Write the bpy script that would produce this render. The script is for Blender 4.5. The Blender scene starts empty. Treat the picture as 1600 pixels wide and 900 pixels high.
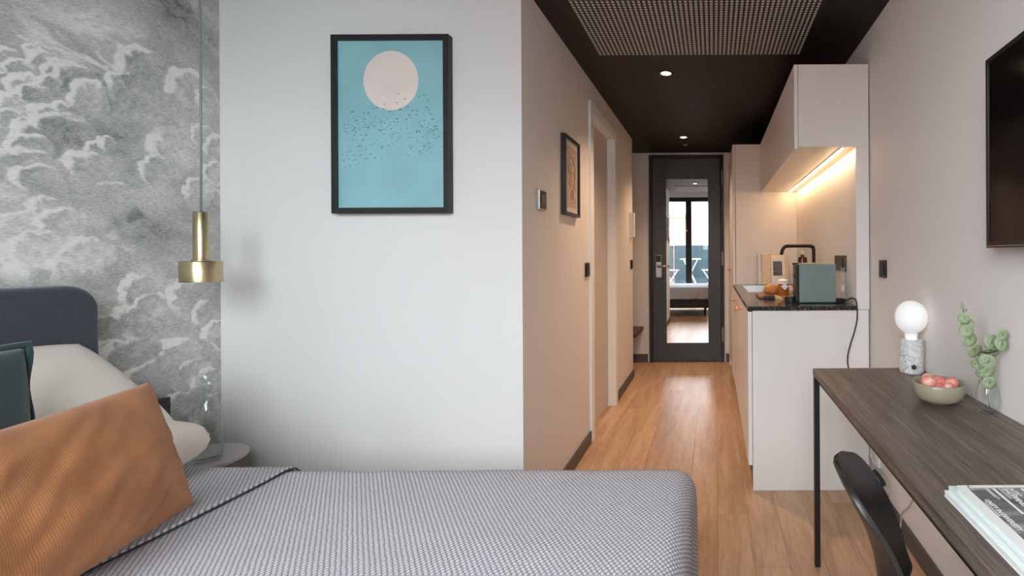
import bpy, bmesh, math, random
import numpy as np
from mathutils import Matrix, Vector, noise as mnoise
random.seed(7)
R = math.radians
SC = bpy.context.scene
COL = SC.collection
# ------------------------------------------------------------------ camera
F, CX, CY, H = 760.0, 1115.0, 397.4, 1.17          # focal length in px, vanishing point, eye height
cam_d = bpy.data.cameras.new('camera'); cam = bpy.data.objects.new('camera', cam_d); COL.objects.link(cam)
cam_d.sensor_width = 36.0; cam_d.lens = F * 36.0 / 1600.0
cam_d.shift_x = (800 - CX) / 1600.0; cam_d.shift_y = -(450 - CY) / 1600.0
cam_d.clip_start = 0.02
cam.matrix_world = Matrix.Translation((0, 0, H)) @ Matrix.Rotation(math.pi / 2, 4, 'X') @ Matrix.Rotation(R(-0.3), 4, 'Z')
SC.camera = cam
# ------------------------------------------------------------------ world (overcast daylight)
w = bpy.data.worlds.new('world'); SC.world = w; w.use_nodes = True
bg = w.node_tree.nodes['Background']
bg.inputs[0].default_value = (0.91, 0.94, 1.0, 1); bg.inputs[1].default_value = 9.0
SC.view_settings.view_transform = 'Standard'; SC.view_settings.look = 'None'
SC.view_settings.gamma = 1.0; SC.view_settings.use_curve_mapping = False
SC.view_settings.exposure = 0.94
SC.cycles.transparent_max_bounces = 32
# daylight portal in the window opening (guides sampling of the sky, adds no light)
WY = -0.55                                            # window wall
pl = bpy.data.lights.new('window_portal', 'AREA'); pl.shape = 'RECTANGLE'; pl.size = 1.85; pl.size_y = 2.4
pl.cycles.is_portal = True
po = bpy.data.objects.new('window_portal', pl); COL.objects.link(po)
po.location = (-0.575, WY - 0.13, 1.25); po.rotation_euler = (R(90), 0, 0)

# ------------------------------------------------------------------ helpers
def lin(c):
    return tuple(((x / 255.0) / 12.92 if x / 255.0 <= 0.04045 else ((x / 255.0 + 0.055) / 1.055) ** 2.4) for x in c)
def mat(name, col, rough=0.5, metal=0.0, var=0.0, vscale=8.0, stretch=(1, 1, 1), bump=0.0, bscale=200.0, bstretch=(1, 1, 1),
        spec=0.5, emit=None, estr=0.0, coat=0.0, trans=0.0, ior=1.45, sheen=0.0):
    m = bpy.data.materials.new(name); m.use_nodes = True
    nt = m.node_tree; N = nt.nodes; L = nt.links; p = N['Principled BSDF']
    p.inputs['Base Color'].default_value = (*col, 1); p.inputs['Roughness'].default_value = rough
    p.inputs['Metallic'].default_value = metal; p.inputs['Specular IOR Level'].default_value = spec
    p.inputs['Coat Weight'].default_value = coat; p.inputs['Transmission Weight'].default_value = trans
    p.inputs['IOR'].default_value = ior; p.inputs['Sheen Weight'].default_value = sheen
    if emit: p.inputs['Emission Color'].default_value = (*emit, 1); p.inputs['Emission Strength'].default_value = estr
    tc = N.new('ShaderNodeTexCoord')
    if var > 0:
        mp = N.new('ShaderNodeMapping'); mp.inputs['Scale'].default_value = stretch
        nz = N.new('ShaderNodeTexNoise'); nz.inputs['Scale'].default_value = vscale; nz.inputs['Detail'].default_value = 6
        rp = N.new('ShaderNodeValToRGB')
        rp.color_ramp.elements[0].position = 0.3; rp.color_ramp.elements[1].position = 0.7
        rp.color_ramp.elements[0].color = (*[c * (1 - var) for c in col], 1)
        rp.color_ramp.elements[1].color = (*[min(1, c * (1 + var)) for c in col], 1)
        L.new(tc.outputs['Object'], mp.inputs[0]); L.new(mp.outputs[0], nz.inputs['Vector'])
        L.new(nz.outputs[0], rp.inputs[0]); L.new(rp.outputs[0], p.inputs['Base Color'])
    if bump > 0:
        mp = N.new('ShaderNodeMapping'); mp.inputs['Scale'].default_value = bstretch
        nz = N.new('ShaderNodeTexNoise'); nz.inputs['Scale'].default_value = bscale; nz.inputs['Detail'].default_value = 3
        b = N.new('ShaderNodeBump'); b.inputs['Strength'].default_value = bump; b.inputs['Distance'].default_value = 0.002
        L.new(tc.outputs['Object'], mp.inputs[0]); L.new(mp.outputs[0], nz.inputs['Vector'])
        L.new(nz.outputs[0], b.inputs['Height']); L.new(b.outputs[0], p.inputs['Normal'])
    return m
WORLD = {}
class MB:
    def __init__(s): s.v = []; s.f = []; s.uv = None
    def add(s, vs, fs):
        o = len(s.v); s.v += [tuple(p) for p in vs]; s.f += [tuple(i + o for i in f) for f in fs]; return s
    def box(s, x0, x1, y0, y1, z0, z1):
        if x0 > x1: x0, x1 = x1, x0
        if y0 > y1: y0, y1 = y1, y0
        if z0 > z1: z0, z1 = z1, z0
        return s.add([(x0,y0,z0),(x1,y0,z0),(x1,y1,z0),(x0,y1,z0),(x0,y0,z1),(x1,y0,z1),(x1,y1,z1),(x0,y1,z1)],
                     [(0,3,2,1),(4,5,6,7),(0,1,5,4),(1,2,6,5),(2,3,7,6),(3,0,4,7)])
    def tube(s, pts, r, n=10, cap=True):
        pts = [Vector(p) for p in pts]; rs = r if isinstance(r, (list, tuple)) else [r] * len(pts)
        vs = []; fs = []; prev = None
        for i, p in enumerate(pts):
            t = (pts[min(i + 1, len(pts) - 1)] - pts[max(i - 1, 0)]).normalized()
            if prev is None:
                a = Vector((0, 0, 1)) if abs(t.z) < 0.9 else Vector((1, 0, 0)); nrm = t.cross(a).normalized()
            else:
                nrm = (prev - t * prev.dot(t)).normalized()
            prev = nrm; bn = t.cross(nrm)
            for k in range(n):
                a = 2 * math.pi * k / n; vs.append(p + (nrm * math.cos(a) + bn * math.sin(a)) * rs[i])
        for i in range(len(pts) - 1):
            for k in range(n):
                k2 = (k + 1) % n; fs.append((i*n+k, i*n+k2, (i+1)*n+k2, (i+1)*n+k))
        if cap: fs.append(tuple(range(n - 1, -1, -1))); fs.append(tuple((len(pts)-1)*n + k for k in range(n)))
        return s.add(vs, fs)
    def lathe(s, c, prof, n=32, cap0=True, cap1=True, wob=None):
        vs = []; fs = []
        for (r, z) in prof:
            for k in range(n):
                a = 2 * math.pi * k / n; rr = r * (1 + (wob(a) if wob else 0))
                vs.append((c[0] + rr * math.cos(a), c[1] + rr * math.sin(a), c[2] + z))
        for i in range(len(prof) - 1):
            for k in range(n):
                k2 = (k + 1) % n; fs.append((i*n+k, i*n+k2, (i+1)*n+k2, (i+1)*n+k))
        if cap0: fs.append(tuple(range(n - 1, -1, -1)))
        if cap1: fs.append(tuple((len(prof)-1)*n + k for k in range(n)))
        return s.add(vs, fs)
    def grid(s, fn, nu, nv, close=False):
        vs = [fn(i / nu, j / nv) for j in range(nv + 1) for i in range(nu + 1)]
        fs = [(j*(nu+1)+i, j*(nu+1)+i+1, (j+1)*(nu+1)+i+1, (j+1)*(nu+1)+i) for j in range(nv) for i in range(nu)]
        return s.add(vs, fs)
    def build(s, name, m, parent=None, bevel=0.0, smooth=False, seg=2, mods=None, off=None):
        me = bpy.data.meshes.new(name)
        o0 = WORLD.get(parent.name, Vector((0, 0, 0))) if parent else Vector((0, 0, 0))
        if off is not None: o0 = Vector(off)
        me.from_pydata([(v[0]-o0.x, v[1]-o0.y, v[2]-o0.z) for v in s.v], [], s.f); me.update()
        o = bpy.data.objects.new(name, me); COL.objects.link(o)
        if m: me.materials.append(m)
        if parent: o.parent = parent; WORLD[o.name] = o0
        if smooth: me.polygons.foreach_set('use_smooth', [True] * len(me.polygons))
        if bevel > 0:
            b = o.modifiers.new('bevel', 'BEVEL'); b.width = bevel; b.segments = seg; b.limit_method = 'ANGLE'; b.angle_limit = R(40)
            b.harden_normals = False
        return o
def thing(name, label, cat, loc=(0, 0, 0), rotz=0, group=None):
    o = bpy.data.objects.new(name, None); COL.objects.link(o); o.location = loc; o.rotation_euler = (0, 0, rotz)
    o.empty_display_size = 0.05
    WORLD[o.name] = Vector(loc) if rotz == 0 else Vector((0, 0, 0))
    o['label'] = label; o['category'] = cat
    if group: o['group'] = group
    return o
def tag(o, label, cat, group=None, kind=None):
    o['label'] = label; o['category'] = cat
    if group: o['group'] = group
    if kind: o['kind'] = kind
    return o
def struct(o, label=None, cat=None):
    o['kind'] = 'structure'
    if label: o['label'] = label
    if cat: o['category'] = cat
    return o
def box(name, m, x0, x1, y0, y1, z0, z1, parent=None, bevel=0.0):
    return MB().box(x0, x1, y0, y1, z0, z1).build(name, m, parent, bevel)
def smooth_path(pts, n=8):
    P = [Vector(p) for p in pts]; P = [P[0]] + P + [P[-1]]; out = []
    for i in range(1, len(P) - 2):
        for k in range(n):
            t = k / n; a, b, c, d = P[i-1], P[i], P[i+1], P[i+2]
            out.append(0.5 * ((2*b) + (c-a)*t + (2*a-5*b+4*c-d)*t*t + (-a+3*b-3*c+d)*t**3))
    out.append(P[-2]); return out
def px(x, y, Y):                                       # photo measurement at a known distance -> metres
    s = F / Y; return Vector(((x - CX) / s, Y, H - (y - CY - 0.00524 * (CX - x)) / s))

# ------------------------------------------------------------------ materials
M = {}
WALLC = lin((228, 220, 214))
M['wallw'] = mat('white_wall_paint', lin((231, 229, 226)), 0.75, bump=0.05, bscale=120)
M['wall'] = mat('wall_paint', WALLC, 0.75, bump=0.05, bscale=120)
M['white'] = mat('white_paint', lin((242, 240, 238)), 0.5)
M['leaf2'] = mat('interior_door_lacquer', lin((206, 195, 186)), 0.5)
M['ceil_dim'] = mat('ceiling_darkened_grey', lin((74, 70, 66)), 0.8)  # room ceiling out of view, darkened to dim the tops of the walls
M['black_ceil'] = mat('black_ceiling_paint', lin((25, 22, 21)), 0.55)
M['base'] = mat('dark_baseboard_paint', lin((84, 79, 76)), 0.45)
M['cab'] = mat('cabinet_lacquer', lin((234, 228, 223)), 0.42)
M['black'] = mat('black_metal', lin((30, 29, 29)), 0.4)
M['blackpl'] = mat('black_plastic', lin((32, 31, 31)), 0.35)
M['door'] = mat('dark_grey_door_paint', lin((66, 70, 76)), 0.42)
M['doorframe'] = mat('black_grey_frame_paint', lin((42, 44, 48)), 0.45)
M['steel'] = mat('brushed_steel', (0.5, 0.49, 0.475), 0.34, 1.0)
M['mirror'] = mat('mirror_glass', (0.92, 0.94, 0.93), 0.0, 1.0)
M['brass'] = mat('brushed_brass', lin((188, 172, 138)), 0.32, 1.0, var=0.08, vscale=10, stretch=(1, 1, 60))
M['knob'] = mat('copper_knob', lin((226, 176, 128)), 0.3, 0.7)
M['marble'] = None
M['plug'] = mat('white_plastic', lin((236, 234, 230)), 0.4)

def node_mat(name):
    m = bpy.data.materials.new(name); m.use_nodes = True
    return m, m.node_tree.nodes, m.node_tree.links, m.node_tree.nodes['Principled BSDF']
def ramp(N, stops):
    r = N.new('ShaderNodeValToRGB'); e = r.color_ramp.elements
    while len(e) < len(stops): e.new(0.5)
    for i, (p, c) in enumerate(stops): e[i].position = p; e[i].color = (*c, 1)
    return r
def wood(name, dark, mid, light, scale, stretch, rough, bump=0.15, rand=0.0, fine=0.5):
    m, N, L, p = node_mat(name)
    tc = N.new('ShaderNodeTexCoord'); mp = N.new('ShaderNodeMapping'); mp.inputs['Scale'].default_value = stretch
    oi = N.new('ShaderNodeObjectInfo'); add = N.new('ShaderNodeVectorMath'); add.operation = 'MULTIPLY_ADD'
    L.new(oi.outputs['Random'], add.inputs[0]); add.inputs[1].default_value = (17.0, 31.0, 11.0)
    L.new(tc.outputs['Object'], add.inputs[2]); L.new(add.outputs[0], mp.inputs[0])
    n1 = N.new('ShaderNodeTexNoise'); n1.inputs['Scale'].default_value = scale; n1.inputs['Detail'].default_value = 8
    n1.inputs['Distortion'].default_value = 0.6
    L.new(mp.outputs[0], n1.inputs['Vector'])
    r1 = ramp(N, [(0.3, dark), (0.5, mid), (0.72, light)]); L.new(n1.outputs[0], r1.inputs[0])
    n2 = N.new('ShaderNodeTexNoise'); n2.inputs['Scale'].default_value = scale * 6; n2.inputs['Detail'].default_value = 3
    L.new(mp.outputs[0], n2.inputs['Vector'])
    r2 = ramp(N, [(0.35, (1 - fine,) * 3), (0.6, (1, 1, 1))]); L.new(n2.outputs[0], r2.inputs[0])
    mx = N.new('ShaderNodeMix'); mx.data_type = 'RGBA'; mx.blend_type = 'MULTIPLY'; mx.inputs[0].default_value = 1
    L.new(r1.outputs[0], mx.inputs[6]); L.new(r2.outputs[0], mx.inputs[7])
    hs = N.new('ShaderNodeHueSaturation'); mr = N.new('ShaderNodeMapRange')
    mr.inputs[3].default_value = 1 - rand; mr.inputs[4].default_value = 1 + rand
    L.new(oi.outputs['Random'], mr.inputs[0]); L.new(mr.outputs[0], hs.inputs['Value']); L.new(mx.outputs[2], hs.inputs['Color'])
    L.new(hs.outputs[0], p.inputs['Base Color']); p.inputs['Roughness'].default_value = rough
    b = N.new('ShaderNodeBump'); b.inputs['Strength'].default_value = bump; b.inputs['Distance'].default_value = 0.001
    L.new(n2.outputs[0], b.inputs['Height']); L.new(b.outputs[0], p.inputs['Normal'])
    return m
M['oak'] = wood('oak_planks', lin((178, 138, 104)), lin((196, 156, 122)), lin((211, 174, 141)), 3.0, (6, 0.7, 1), 0.36, 0.12, 0.10, 0.14)
M['desk'] = wood('dark_oak_veneer', lin((86, 72, 64)), lin((110, 94, 85)), lin((138, 122, 112)), 5.0, (14, 0.35, 14), 0.42, 0.2, 0.0, 0.45)
M['board'] = wood('light_board_wood', lin((226, 196, 162)), lin((234, 208, 178)), lin((242, 220, 194)), 6.0, (3, 1, 12), 0.5, 0.05, 0.05, 0.1)
M['acacia'] = wood('brown_board_wood', lin((120, 76, 46)), lin((160, 108, 70)), lin((190, 140, 98)), 8.0, (8, 1, 1), 0.45, 0.05, 0.05, 0.2)

def glass_mat(name, tint=(0.95, 0.97, 0.97), rough=0.0, f0=0.04, edge=0.55):   # thin clear pane: transparent + gloss rising to grazing angles
    m, N, L, p = node_mat(name); N.remove(p); out = N['Material Output']
    t = N.new('ShaderNodeBsdfTransparent'); t.inputs[0].default_value = (*tint, 1)
    g = N.new('ShaderNodeBsdfGlossy'); g.inputs['Roughness'].default_value = rough
    lw = N.new('ShaderNodeLayerWeight'); lw.inputs[0].default_value = 0.5
    pw = N.new('ShaderNodeMath'); pw.operation = 'POWER'; pw.inputs[1].default_value = 4.0; L.new(lw.outputs['Facing'], pw.inputs[0])
    f = N.new('ShaderNodeMath'); f.operation = 'MULTIPLY_ADD'; f.inputs[1].default_value = edge; f.inputs[2].default_value = f0; L.new(pw.outputs[0], f.inputs[0])
    x = N.new('ShaderNodeMixShader'); L.new(f.outputs[0], x.inputs[0]); L.new(t.outputs[0], x.inputs[1]); L.new(g.outputs[0], x.inputs[2])
    L.new(x.outputs[0], out.inputs[0]); return m
M['pane'] = glass_mat('window_glass')
M['glass'] = glass_mat('clear_glass', (0.99, 1.0, 1.0), 0.01, 0.05, 0.8)
M['smoke'] = glass_mat('tinted_glass', (0.86, 0.84, 0.82), 0.02)

# ------------------------------------------------------------------ the setting
XR, XL, XW = 0.776, -0.776, -2.0                       # right wall, corridor left wall, wallpaper wall
YP, YE, YA = 1.973, 5.30, 4.66                         # picture wall, end wall, corridor left wall ends
ZC, ZR = 2.278, 2.65
struct(box('floor', mat('floor_screed', lin((120, 84, 58)), 0.7), -2.1, 0.9, WY - 0.1, 5.4, -0.12, -0.012))
floor = bpy.data.objects['floor']
pw = 0.135; kx = 0
x = 0.012 - pw * 16
while x < XR:
    x0, x1 = max(x, XW), min(x + pw, XR)
    if x1 - x0 > 0.02:
        y = WY - random.uniform(0.0, 1.3)
        while y < YE:
            ln = random.choice([1.1, 1.35, 1.6, 1.85]); a, b = max(y, WY), min(y + ln, YE)
            if b - a > 0.03 and not (x1 < XL - 0.55 and a > YP + 0.1):
                b2 = min(b, YP) if (x1 < XL - 0.55) else b
                o = box('plank', M['oak'], x0 + 0.0003, x1 - 0.0003, a + 0.0003, b2 - 0.0003, -0.012, 0.0, floor, 0.0004)
            y += ln
    x += pw
# walls
struct(box('wall_right', M['wall'], XR, XR + 0.12, WY - 0.12, YE + 0.12, -0.12, ZR))
# picture wall + corridor left wall as one L-shaped block with a door opening
DY0, DY1, DZ = 3.09, 3.78, 2.08
struct(MB().box(XW, XL - 0.14, YP, YP + 0.14, 0, ZR).box(XL - 0.14, XL, YP, YP + 0.004, 0, ZR).build('wall_picture', M['wallw']))
wl = MB().box(XL - 0.14, XL, YP + 0.004, DY0, 0, ZR).box(XL - 0.14, XL, DY1, YA, 0, ZR).box(XL - 0.14, XL, DY0, DY1, DZ, ZR)
struct(wl.build('wall_corridor', M['wall']))
we = MB().box(-1.7, -0.70, YE, YE + 0.12, 0, ZR).box(0.112, XR, YE, YE + 0.12, 0, ZR).box(-0.70, 0.112, YE, YE + 0.12, 2.252, ZR)
we.box(-1.7, XR, YE + 0.12, YE + 0.2, -0.12, ZR)  # backing added behind the door, stops sky light leaking round its frame
struct(we.build('wall_end', M['wall']))
struct(box('wall_alcove', M['wall'], -1.7, -1.6, YA - 0.1, YE, 0, ZR))
struct(box('wall_alcove_back', M['wall'], -1.6, XL - 0.14, YA - 0.1, YA, 0, ZR))
WX0, WX1, WZ1 = -1.5, 0.35, 2.48
ww = MB().box(XW - 0.12, WX0, WY - 0.12, WY, 0, ZR).box(WX1, XR, WY - 0.12, WY, 0, ZR).box(WX0, WX1, WY - 0.12, WY, WZ1, ZR).box(WX0, WX1, WY - 0.12, WY, 0, 0.06)
struct(ww.build('wall_window', M['wall']))
struct(box('ceiling', M['black_ceil'], -1.6, XR, YP + 0.012, YE, ZC, ZC + 0.08))
struct(box('ceiling', M['ceil_dim'], XW - 0.12, XR, WY - 0.12, YP + 0.14, ZR, ZR + 0.1))
struct(box('wall_bulkhead', M['wall'], XL, XR, YP, YP + 0.012, ZC, ZR))
# baseboards
bb = 0.075
struct(MB().box(XL, XL + 0.012, YP, 3.03, 0, bb).build('baseboard_left', M['base'], None, 0.002))
struct(MB().box(XL, XL + 0.012, 3.845, YA, 0, bb).build('baseboard_left', M['base'], None, 0.002))
struct(MB().box(XW, XL, YP - 0.012, YP, 0, bb).build('baseboard_picture', M['base'], None, 0.002))
struct(MB().box(XR - 0.012, XR, WY, 2.404, 0, bb).build('baseboard_right', M['base'], None, 0.002))
struct(MB().box(-1.6, -0.72, YE - 0.012, YE, 0, 0.09).box(0.13, 0.165, YE - 0.012, YE, 0, 0.09).build('baseboard_end', M['base'], None, 0.002))

# ---- wallpaper wall: engraved clouds printed on it (colour attribute painted by numpy + fine hatch nodes)
rng = np.random.default_rng(3)
def vnoise(x, y, seed):
    xi = np.floor(x).astype(int); yi = np.floor(y).astype(int); fx = x - xi; fy = y - yi
    fx = fx*fx*(3-2*fx); fy = fy*fy*(3-2*fy)
    def h(a, b):
        n = (a * 374761393 + b * 668265263 + seed * 974634541) & 0x7fffffff
        n = ((n ^ (n >> 13)) * 1274126177) & 0x7fffffff
        return ((n ^ (n >> 16)) & 0xffff) / 65535.0
    return (h(xi, yi)*(1-fx) + h(xi+1, yi)*fx)*(1-fy) + (h(xi, yi+1)*(1-fx) + h(xi+1, yi+1)*fx)*fy
def fbm(x, y, seed, o=5):
    a = 0; s = 0.5; t = 0
    for k in range(o): a = a + s * vnoise(x * 2**k, y * 2**k, seed + k * 17); t += s; s *= 0.55
    return a / t
def paint(Y, Z):
    wx = (fbm(Y*12, Z*12, 5) - 0.5) * 0.05; wz = (fbm(Y*12, Z*12, 9) - 0.5) * 0.05
    sc = (vnoise(Y*45, Z*45, 21) - 0.5) * 0.012; sc2 = (vnoise(Y*45, Z*45, 31) - 0.5) * 0.012
    y = Y + wx * 0.6 + sc; z = Z + wz * 0.6 + sc2
    diag = fbm((Y*0.9 + Z*0.5)*3, (Z*1.0 + Y*0.55)*16, 40)
    curd = fbm(Y*16 + wx*40, Z*22 + wz*40, 12, 6); vap = fbm(Y*5 + wx*20, Z*9 + wz*20, 14, 6)
    tone = 0.575 + (fbm(Y*3, Z*5, 2) - 0.5) * 0.16 + (diag - 0.5) * 0.2 + np.clip((vap - 0.5) * 5, -1, 1) * 0.055 + np.clip((curd - 0.55) * 9, -1, 1) * 0.035
    # washes of light cloud and dark vapour: (px, py, rx, ry, strength)
    for (a, b, rx, ry, k) in [(60,45,70,35,.10),(150,35,45,25,.10),(275,25,50,30,-.20),(330,60,30,40,-.06),(40,345,60,45,.12),(110,395,70,35,.13),(25,420,60,25,.12),(205,330,55,35,-.08),(150,270,70,30,-.10),
                              (250,350,60,30,-.10),(160,530,45,40,-.13),(190,590,60,35,-.16),(260,630,60,30,-.14),(140,480,30,25,.08),(320,655,50,40,-.13),(60,265,60,30,-.10),(240,405,60,22,.02),(110,222,60,18,-.18),(180,215,45,30,-.10)]:
        c = px(a, b, F * 2.0 / (CX - a)); q = F * 0 + 1
        s = (CX - a) / 2.0
        d = ((Y - c.y) / (rx / s)) ** 2 + ((Z - c.z) / (ry / s)) ** 2
        tone = tone + k * np.exp(-d) * (0.5 + np.clip((curd - 0.45) * (7 if k > 0 else -7), 0, 1.2) + (0.35 if k < 0 else 0))
    # streaks of light
    for (a, b, c_, d_, wd) in [(28,58,150,100,3),(70,60,170,110,2.5),(35,75,110,105,2),(150,78,172,100,3),(132,88,168,105,4),(335,250,350,262,3),(318,280,350,290,2.5),(330,290,349,305,2),(70,285,110,292,2),(150,290,185,286,2),(330,540,349,545,2)]:
        p0 = px(a, b, F*2.0/(CX-a)); p1 = px(c_, d_, F*2.0/(CX-c_)); s = (CX-a)/2.0
        vy, vz = p1.y-p0.y, p1.z-p0.z; L2 = vy*vy+vz*vz
        t = np.clip(((y-p0.y)*vy+(z-p0.z)*vz)/L2, 0, 1)
        dd = np.hypot(y-p0.y-t*vy, z-p0.z-t*vz)
        m = np.clip(1.4 - dd/(wd/s), 0, 1); tone = tone*(1-m*.8) + 0.80*m*.8
    # puffs: crescent of white on the lit side, hatched grey body: (px, py, r px, body tone, rim, elongation)
    puffs = [(8,95,22,.45,.5,1),(30,108,17,.42,.6,1.2),(50,82,14,.62,.6,1),(70,100,20,.50,.5,1.2),(100,118,22,.42,.4,1.2),(12,138,24,.34,.2,1),(45,140,26,.52,.6,1),(85,138,22,.34,.5,1.1),(66,142,14,.40,.5,1),(118,122,20,.36,.5,1.5),
             (25,165,26,.50,.5,1),(58,150,18,.36,.3,1.2),(150,150,34,.33,.0,1.2),(140,155,27,.46,.55,1.1),(108,178,20,.42,.4,1.2),(80,185,24,.42,.7,1.3),(100,188,14,.40,.6,1.3),(18,190,22,.42,.4,1),(45,195,16,.44,.4,1.2),
             (190,135,22,.46,.6,1.1),(222,108,38,.40,.55,1.0),(235,135,30,.40,.0,1.2),(300,145,37,.50,.55,1),(325,155,20,.50,.1,1),(275,232,36,.53,.55,1.1),(250,175,40,.46,.0,1.4),(105,222,42,.33,.15,1.5),(50,232,25,.44,.6,1.1),(150,235,17,.38,.7,1),(172,224,14,.40,.5,1),
             (140,262,30,.44,.45,1.3),(40,268,38,.41,.45,1.4),(70,283,26,.40,.2,1.5),(310,300,24,.52,.4,1.1),(332,270,18,.5,.4,1.1),(318,210,18,.52,.4,1),(340,230,20,.5,.35,1),(250,268,26,.48,.2,1.2),(75,330,24,.50,.4,1.3),(30,360,30,.58,.3,1.4),(95,350,26,.52,.5,1.3),(60,390,28,.56,.35,1.4),(140,400,26,.58,.3,1.5),
             (255,500,44,.47,.2,1.2),(215,458,28,.42,.6,1.0),(292,462,30,.46,.55,1.0),(235,480,24,.46,.1,1),(203,502,26,.42,.6,1.0),(152,520,26,.33,.2,1.3),(158,555,22,.40,.6,1.2),(320,490,20,.5,.5,1),(335,520,22,.5,.5,1),(275,562,36,.49,.6,1.1),(300,590,26,.48,.1,1.2),(325,600,24,.48,.4,1.1),(200,560,34,.36,.15,1.4),(230,600,34,.40,.1,1.4),(325,640,26,.40,.4,1.2),(285,640,30,.38,.1,1.4)]
    cl = []
    for (a, b, r, bt, rim, el) in puffs:
        s = (CX-a)/2.0; c = px(a, b, F/s); cl.append((c.y, c.z, r/s, bt, rim, el))
    for k in range(70):                                   # the print goes on beyond the frame
        r = rng.uniform(0.03, 0.1); cl.append((rng.uniform(-0.5, 1.28), rng.uniform(0.1, 2.6), r, rng.uniform(.33, .52), rng.uniform(0, .6), rng.uniform(1, 1.4)))
        if k % 3 == 0: cl.append((rng.uniform(1.35, 1.95), rng.choice([rng.uniform(2.25, 2.6), rng.uniform(0.05, 0.5)]), r, rng.uniform(.35, .5), rng.uniform(.2, .6), 1.1))
    body_n = fbm(Y*60, Z*60, 55, 3)
    for (cy, cz, r, bt, rim, el) in cl:
        ey = (y - cy) / (r * el); ez = (z - cz) / r
        th = np.arctan2(ez, ey); rad = np.hypot(ey, ez)
        lob = np.abs(np.sin(th * 3.5 + cy * 40)) * 0.11 + np.abs(np.sin(th * 6.0 + cz * 60)) * 0.045
        d = rad + 0.09 - lob + (body_n - 0.5) * 0.05
        rad2 = np.hypot(ey - 0.27, ez + 0.10)
        d2 = rad2 - lob * 0.9 + 0.06 + (body_n - 0.5) * 0.22
        inside = np.clip((1 - d) * 16, 0, 1)
        fade = np.clip((ez + 1.05) / 0.8, 0, 1) * np.clip((1.35 - ey) / 0.5, 0, 1)     # the lower right melts into the sky
        white = np.clip((d2 - (0.96 - 0.34 * rim)) * 7, 0, 1) * (1 if rim > 0.05 else 0) * np.clip((0.22 - ey + 0.45 * ez) * 3.5, 0, 1)
        bodyt = bt + 0.115 + (body_n - 0.5) * 0.22 + 0.05 * ey + np.clip((curd - 0.52) * 6, -1, 1) * 0.04
        val = bodyt * (1 - white) + (0.80 + 0.05 * body_n) * white
        m = inside * fade
        tone = tone * (1 - m) + val * m
        edge = np.clip(1 - np.abs(d - 1.0) * 14, 0, 1) * np.clip((0.2 - ey + ez) * 1.2, 0, 1) * 0.3 * fade
        tone = tone * (1 - edge) + 0.74 * edge
    st = rng.random(Y.shape) - 0.5
    tone = tone + st * np.clip(0.30 - np.abs(tone - 0.42) * 0.5, 0.03, 0.3) * 0.55
    return np.clip(tone, 0.1, 0.95)
ys = np.concatenate([np.arange(WY, 1.30, 0.008), np.arange(1.30, YP + 1e-6, 0.0026)]); ys[-1] = YP
zs = np.concatenate([np.arange(0, 0.5, 0.01), np.arange(0.5, 2.25, 0.0032), np.arange(2.25, ZR, 0.01), [ZR]])
YY, ZZ = np.meshgrid(ys, zs)
T = paint(YY, ZZ)
ny, nz_ = len(ys), len(zs)
me = bpy.data.meshes.new('wall_wallpaper')
V = np.stack([np.full(YY.size, XW), YY.ravel(), ZZ.ravel()], 1).astype(np.float32)
idx = np.arange(ny * nz_).reshape(nz_, ny)
Q = np.stack([idx[:-1, :-1], idx[:-1, 1:], idx[1:, 1:], idx[1:, :-1]], -1).reshape(-1, 4)
me.vertices.add(len(V)); me.vertices.foreach_set('co', V.ravel())
me.loops.add(Q.size); me.loops.foreach_set('vertex_index', Q.ravel().astype(np.int32))
me.polygons.add(len(Q)); me.polygons.foreach_set('loop_start', np.arange(0, Q.size, 4, dtype=np.int32))
me.update(calc_edges=True)
ca = me.attributes.new('tone', 'FLOAT', 'POINT'); ca.data.foreach_set('value', T.ravel().astype(np.float32))
o = bpy.data.objects.new('wall_wallpaper', me); COL.objects.link(o); struct(o)
m, N, L, p = node_mat('cloud_wallpaper')
at = N.new('ShaderNodeAttribute'); at.attribute_name = 'tone'
tc = N.new('ShaderNodeTexCoord'); mp = N.new('ShaderNodeMapping'); mp.inputs['Scale'].default_value = (1, 60, 420)
hn = N.new('ShaderNodeTexNoise'); hn.inputs['Scale'].default_value = 1.0; hn.inputs['Detail'].default_value = 4
L.new(tc.outputs['Object'], mp.inputs[0]); L.new(mp.outputs[0], hn.inputs['Vector'])
ma = N.new('ShaderNodeMath'); ma.operation = 'MULTIPLY_ADD'; ma.inputs[1].default_value = 0.5; ma.inputs[2].default_value = -0.25
L.new(hn.outputs[0], ma.inputs[0])
ad = N.new('ShaderNodeMath'); ad.operation = 'ADD'; L.new(at.outputs['Fac'], ad.inputs[0]); L.new(ma.outputs[0], ad.inputs[1])
WPRAMP = [(0.12, (86, 85, 82)), (0.5, (174, 175, 171)), (0.62, (196, 196, 192)), (0.86, (238, 236, 231))]
rp = ramp(N, [(a_, lin(c_)) for a_, c_ in WPRAMP])
L.new(ad.outputs[0], rp.inputs[0]); L.new(rp.outputs[0], p.inputs['Base Color']); p.inputs['Roughness'].default_value = 0.8
me.materials.append(m)
struct(box('wall_left', M['wall'], XW - 0.12, XW - 0.001, WY - 0.12, YP + 0.14, 0, ZR))

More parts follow.
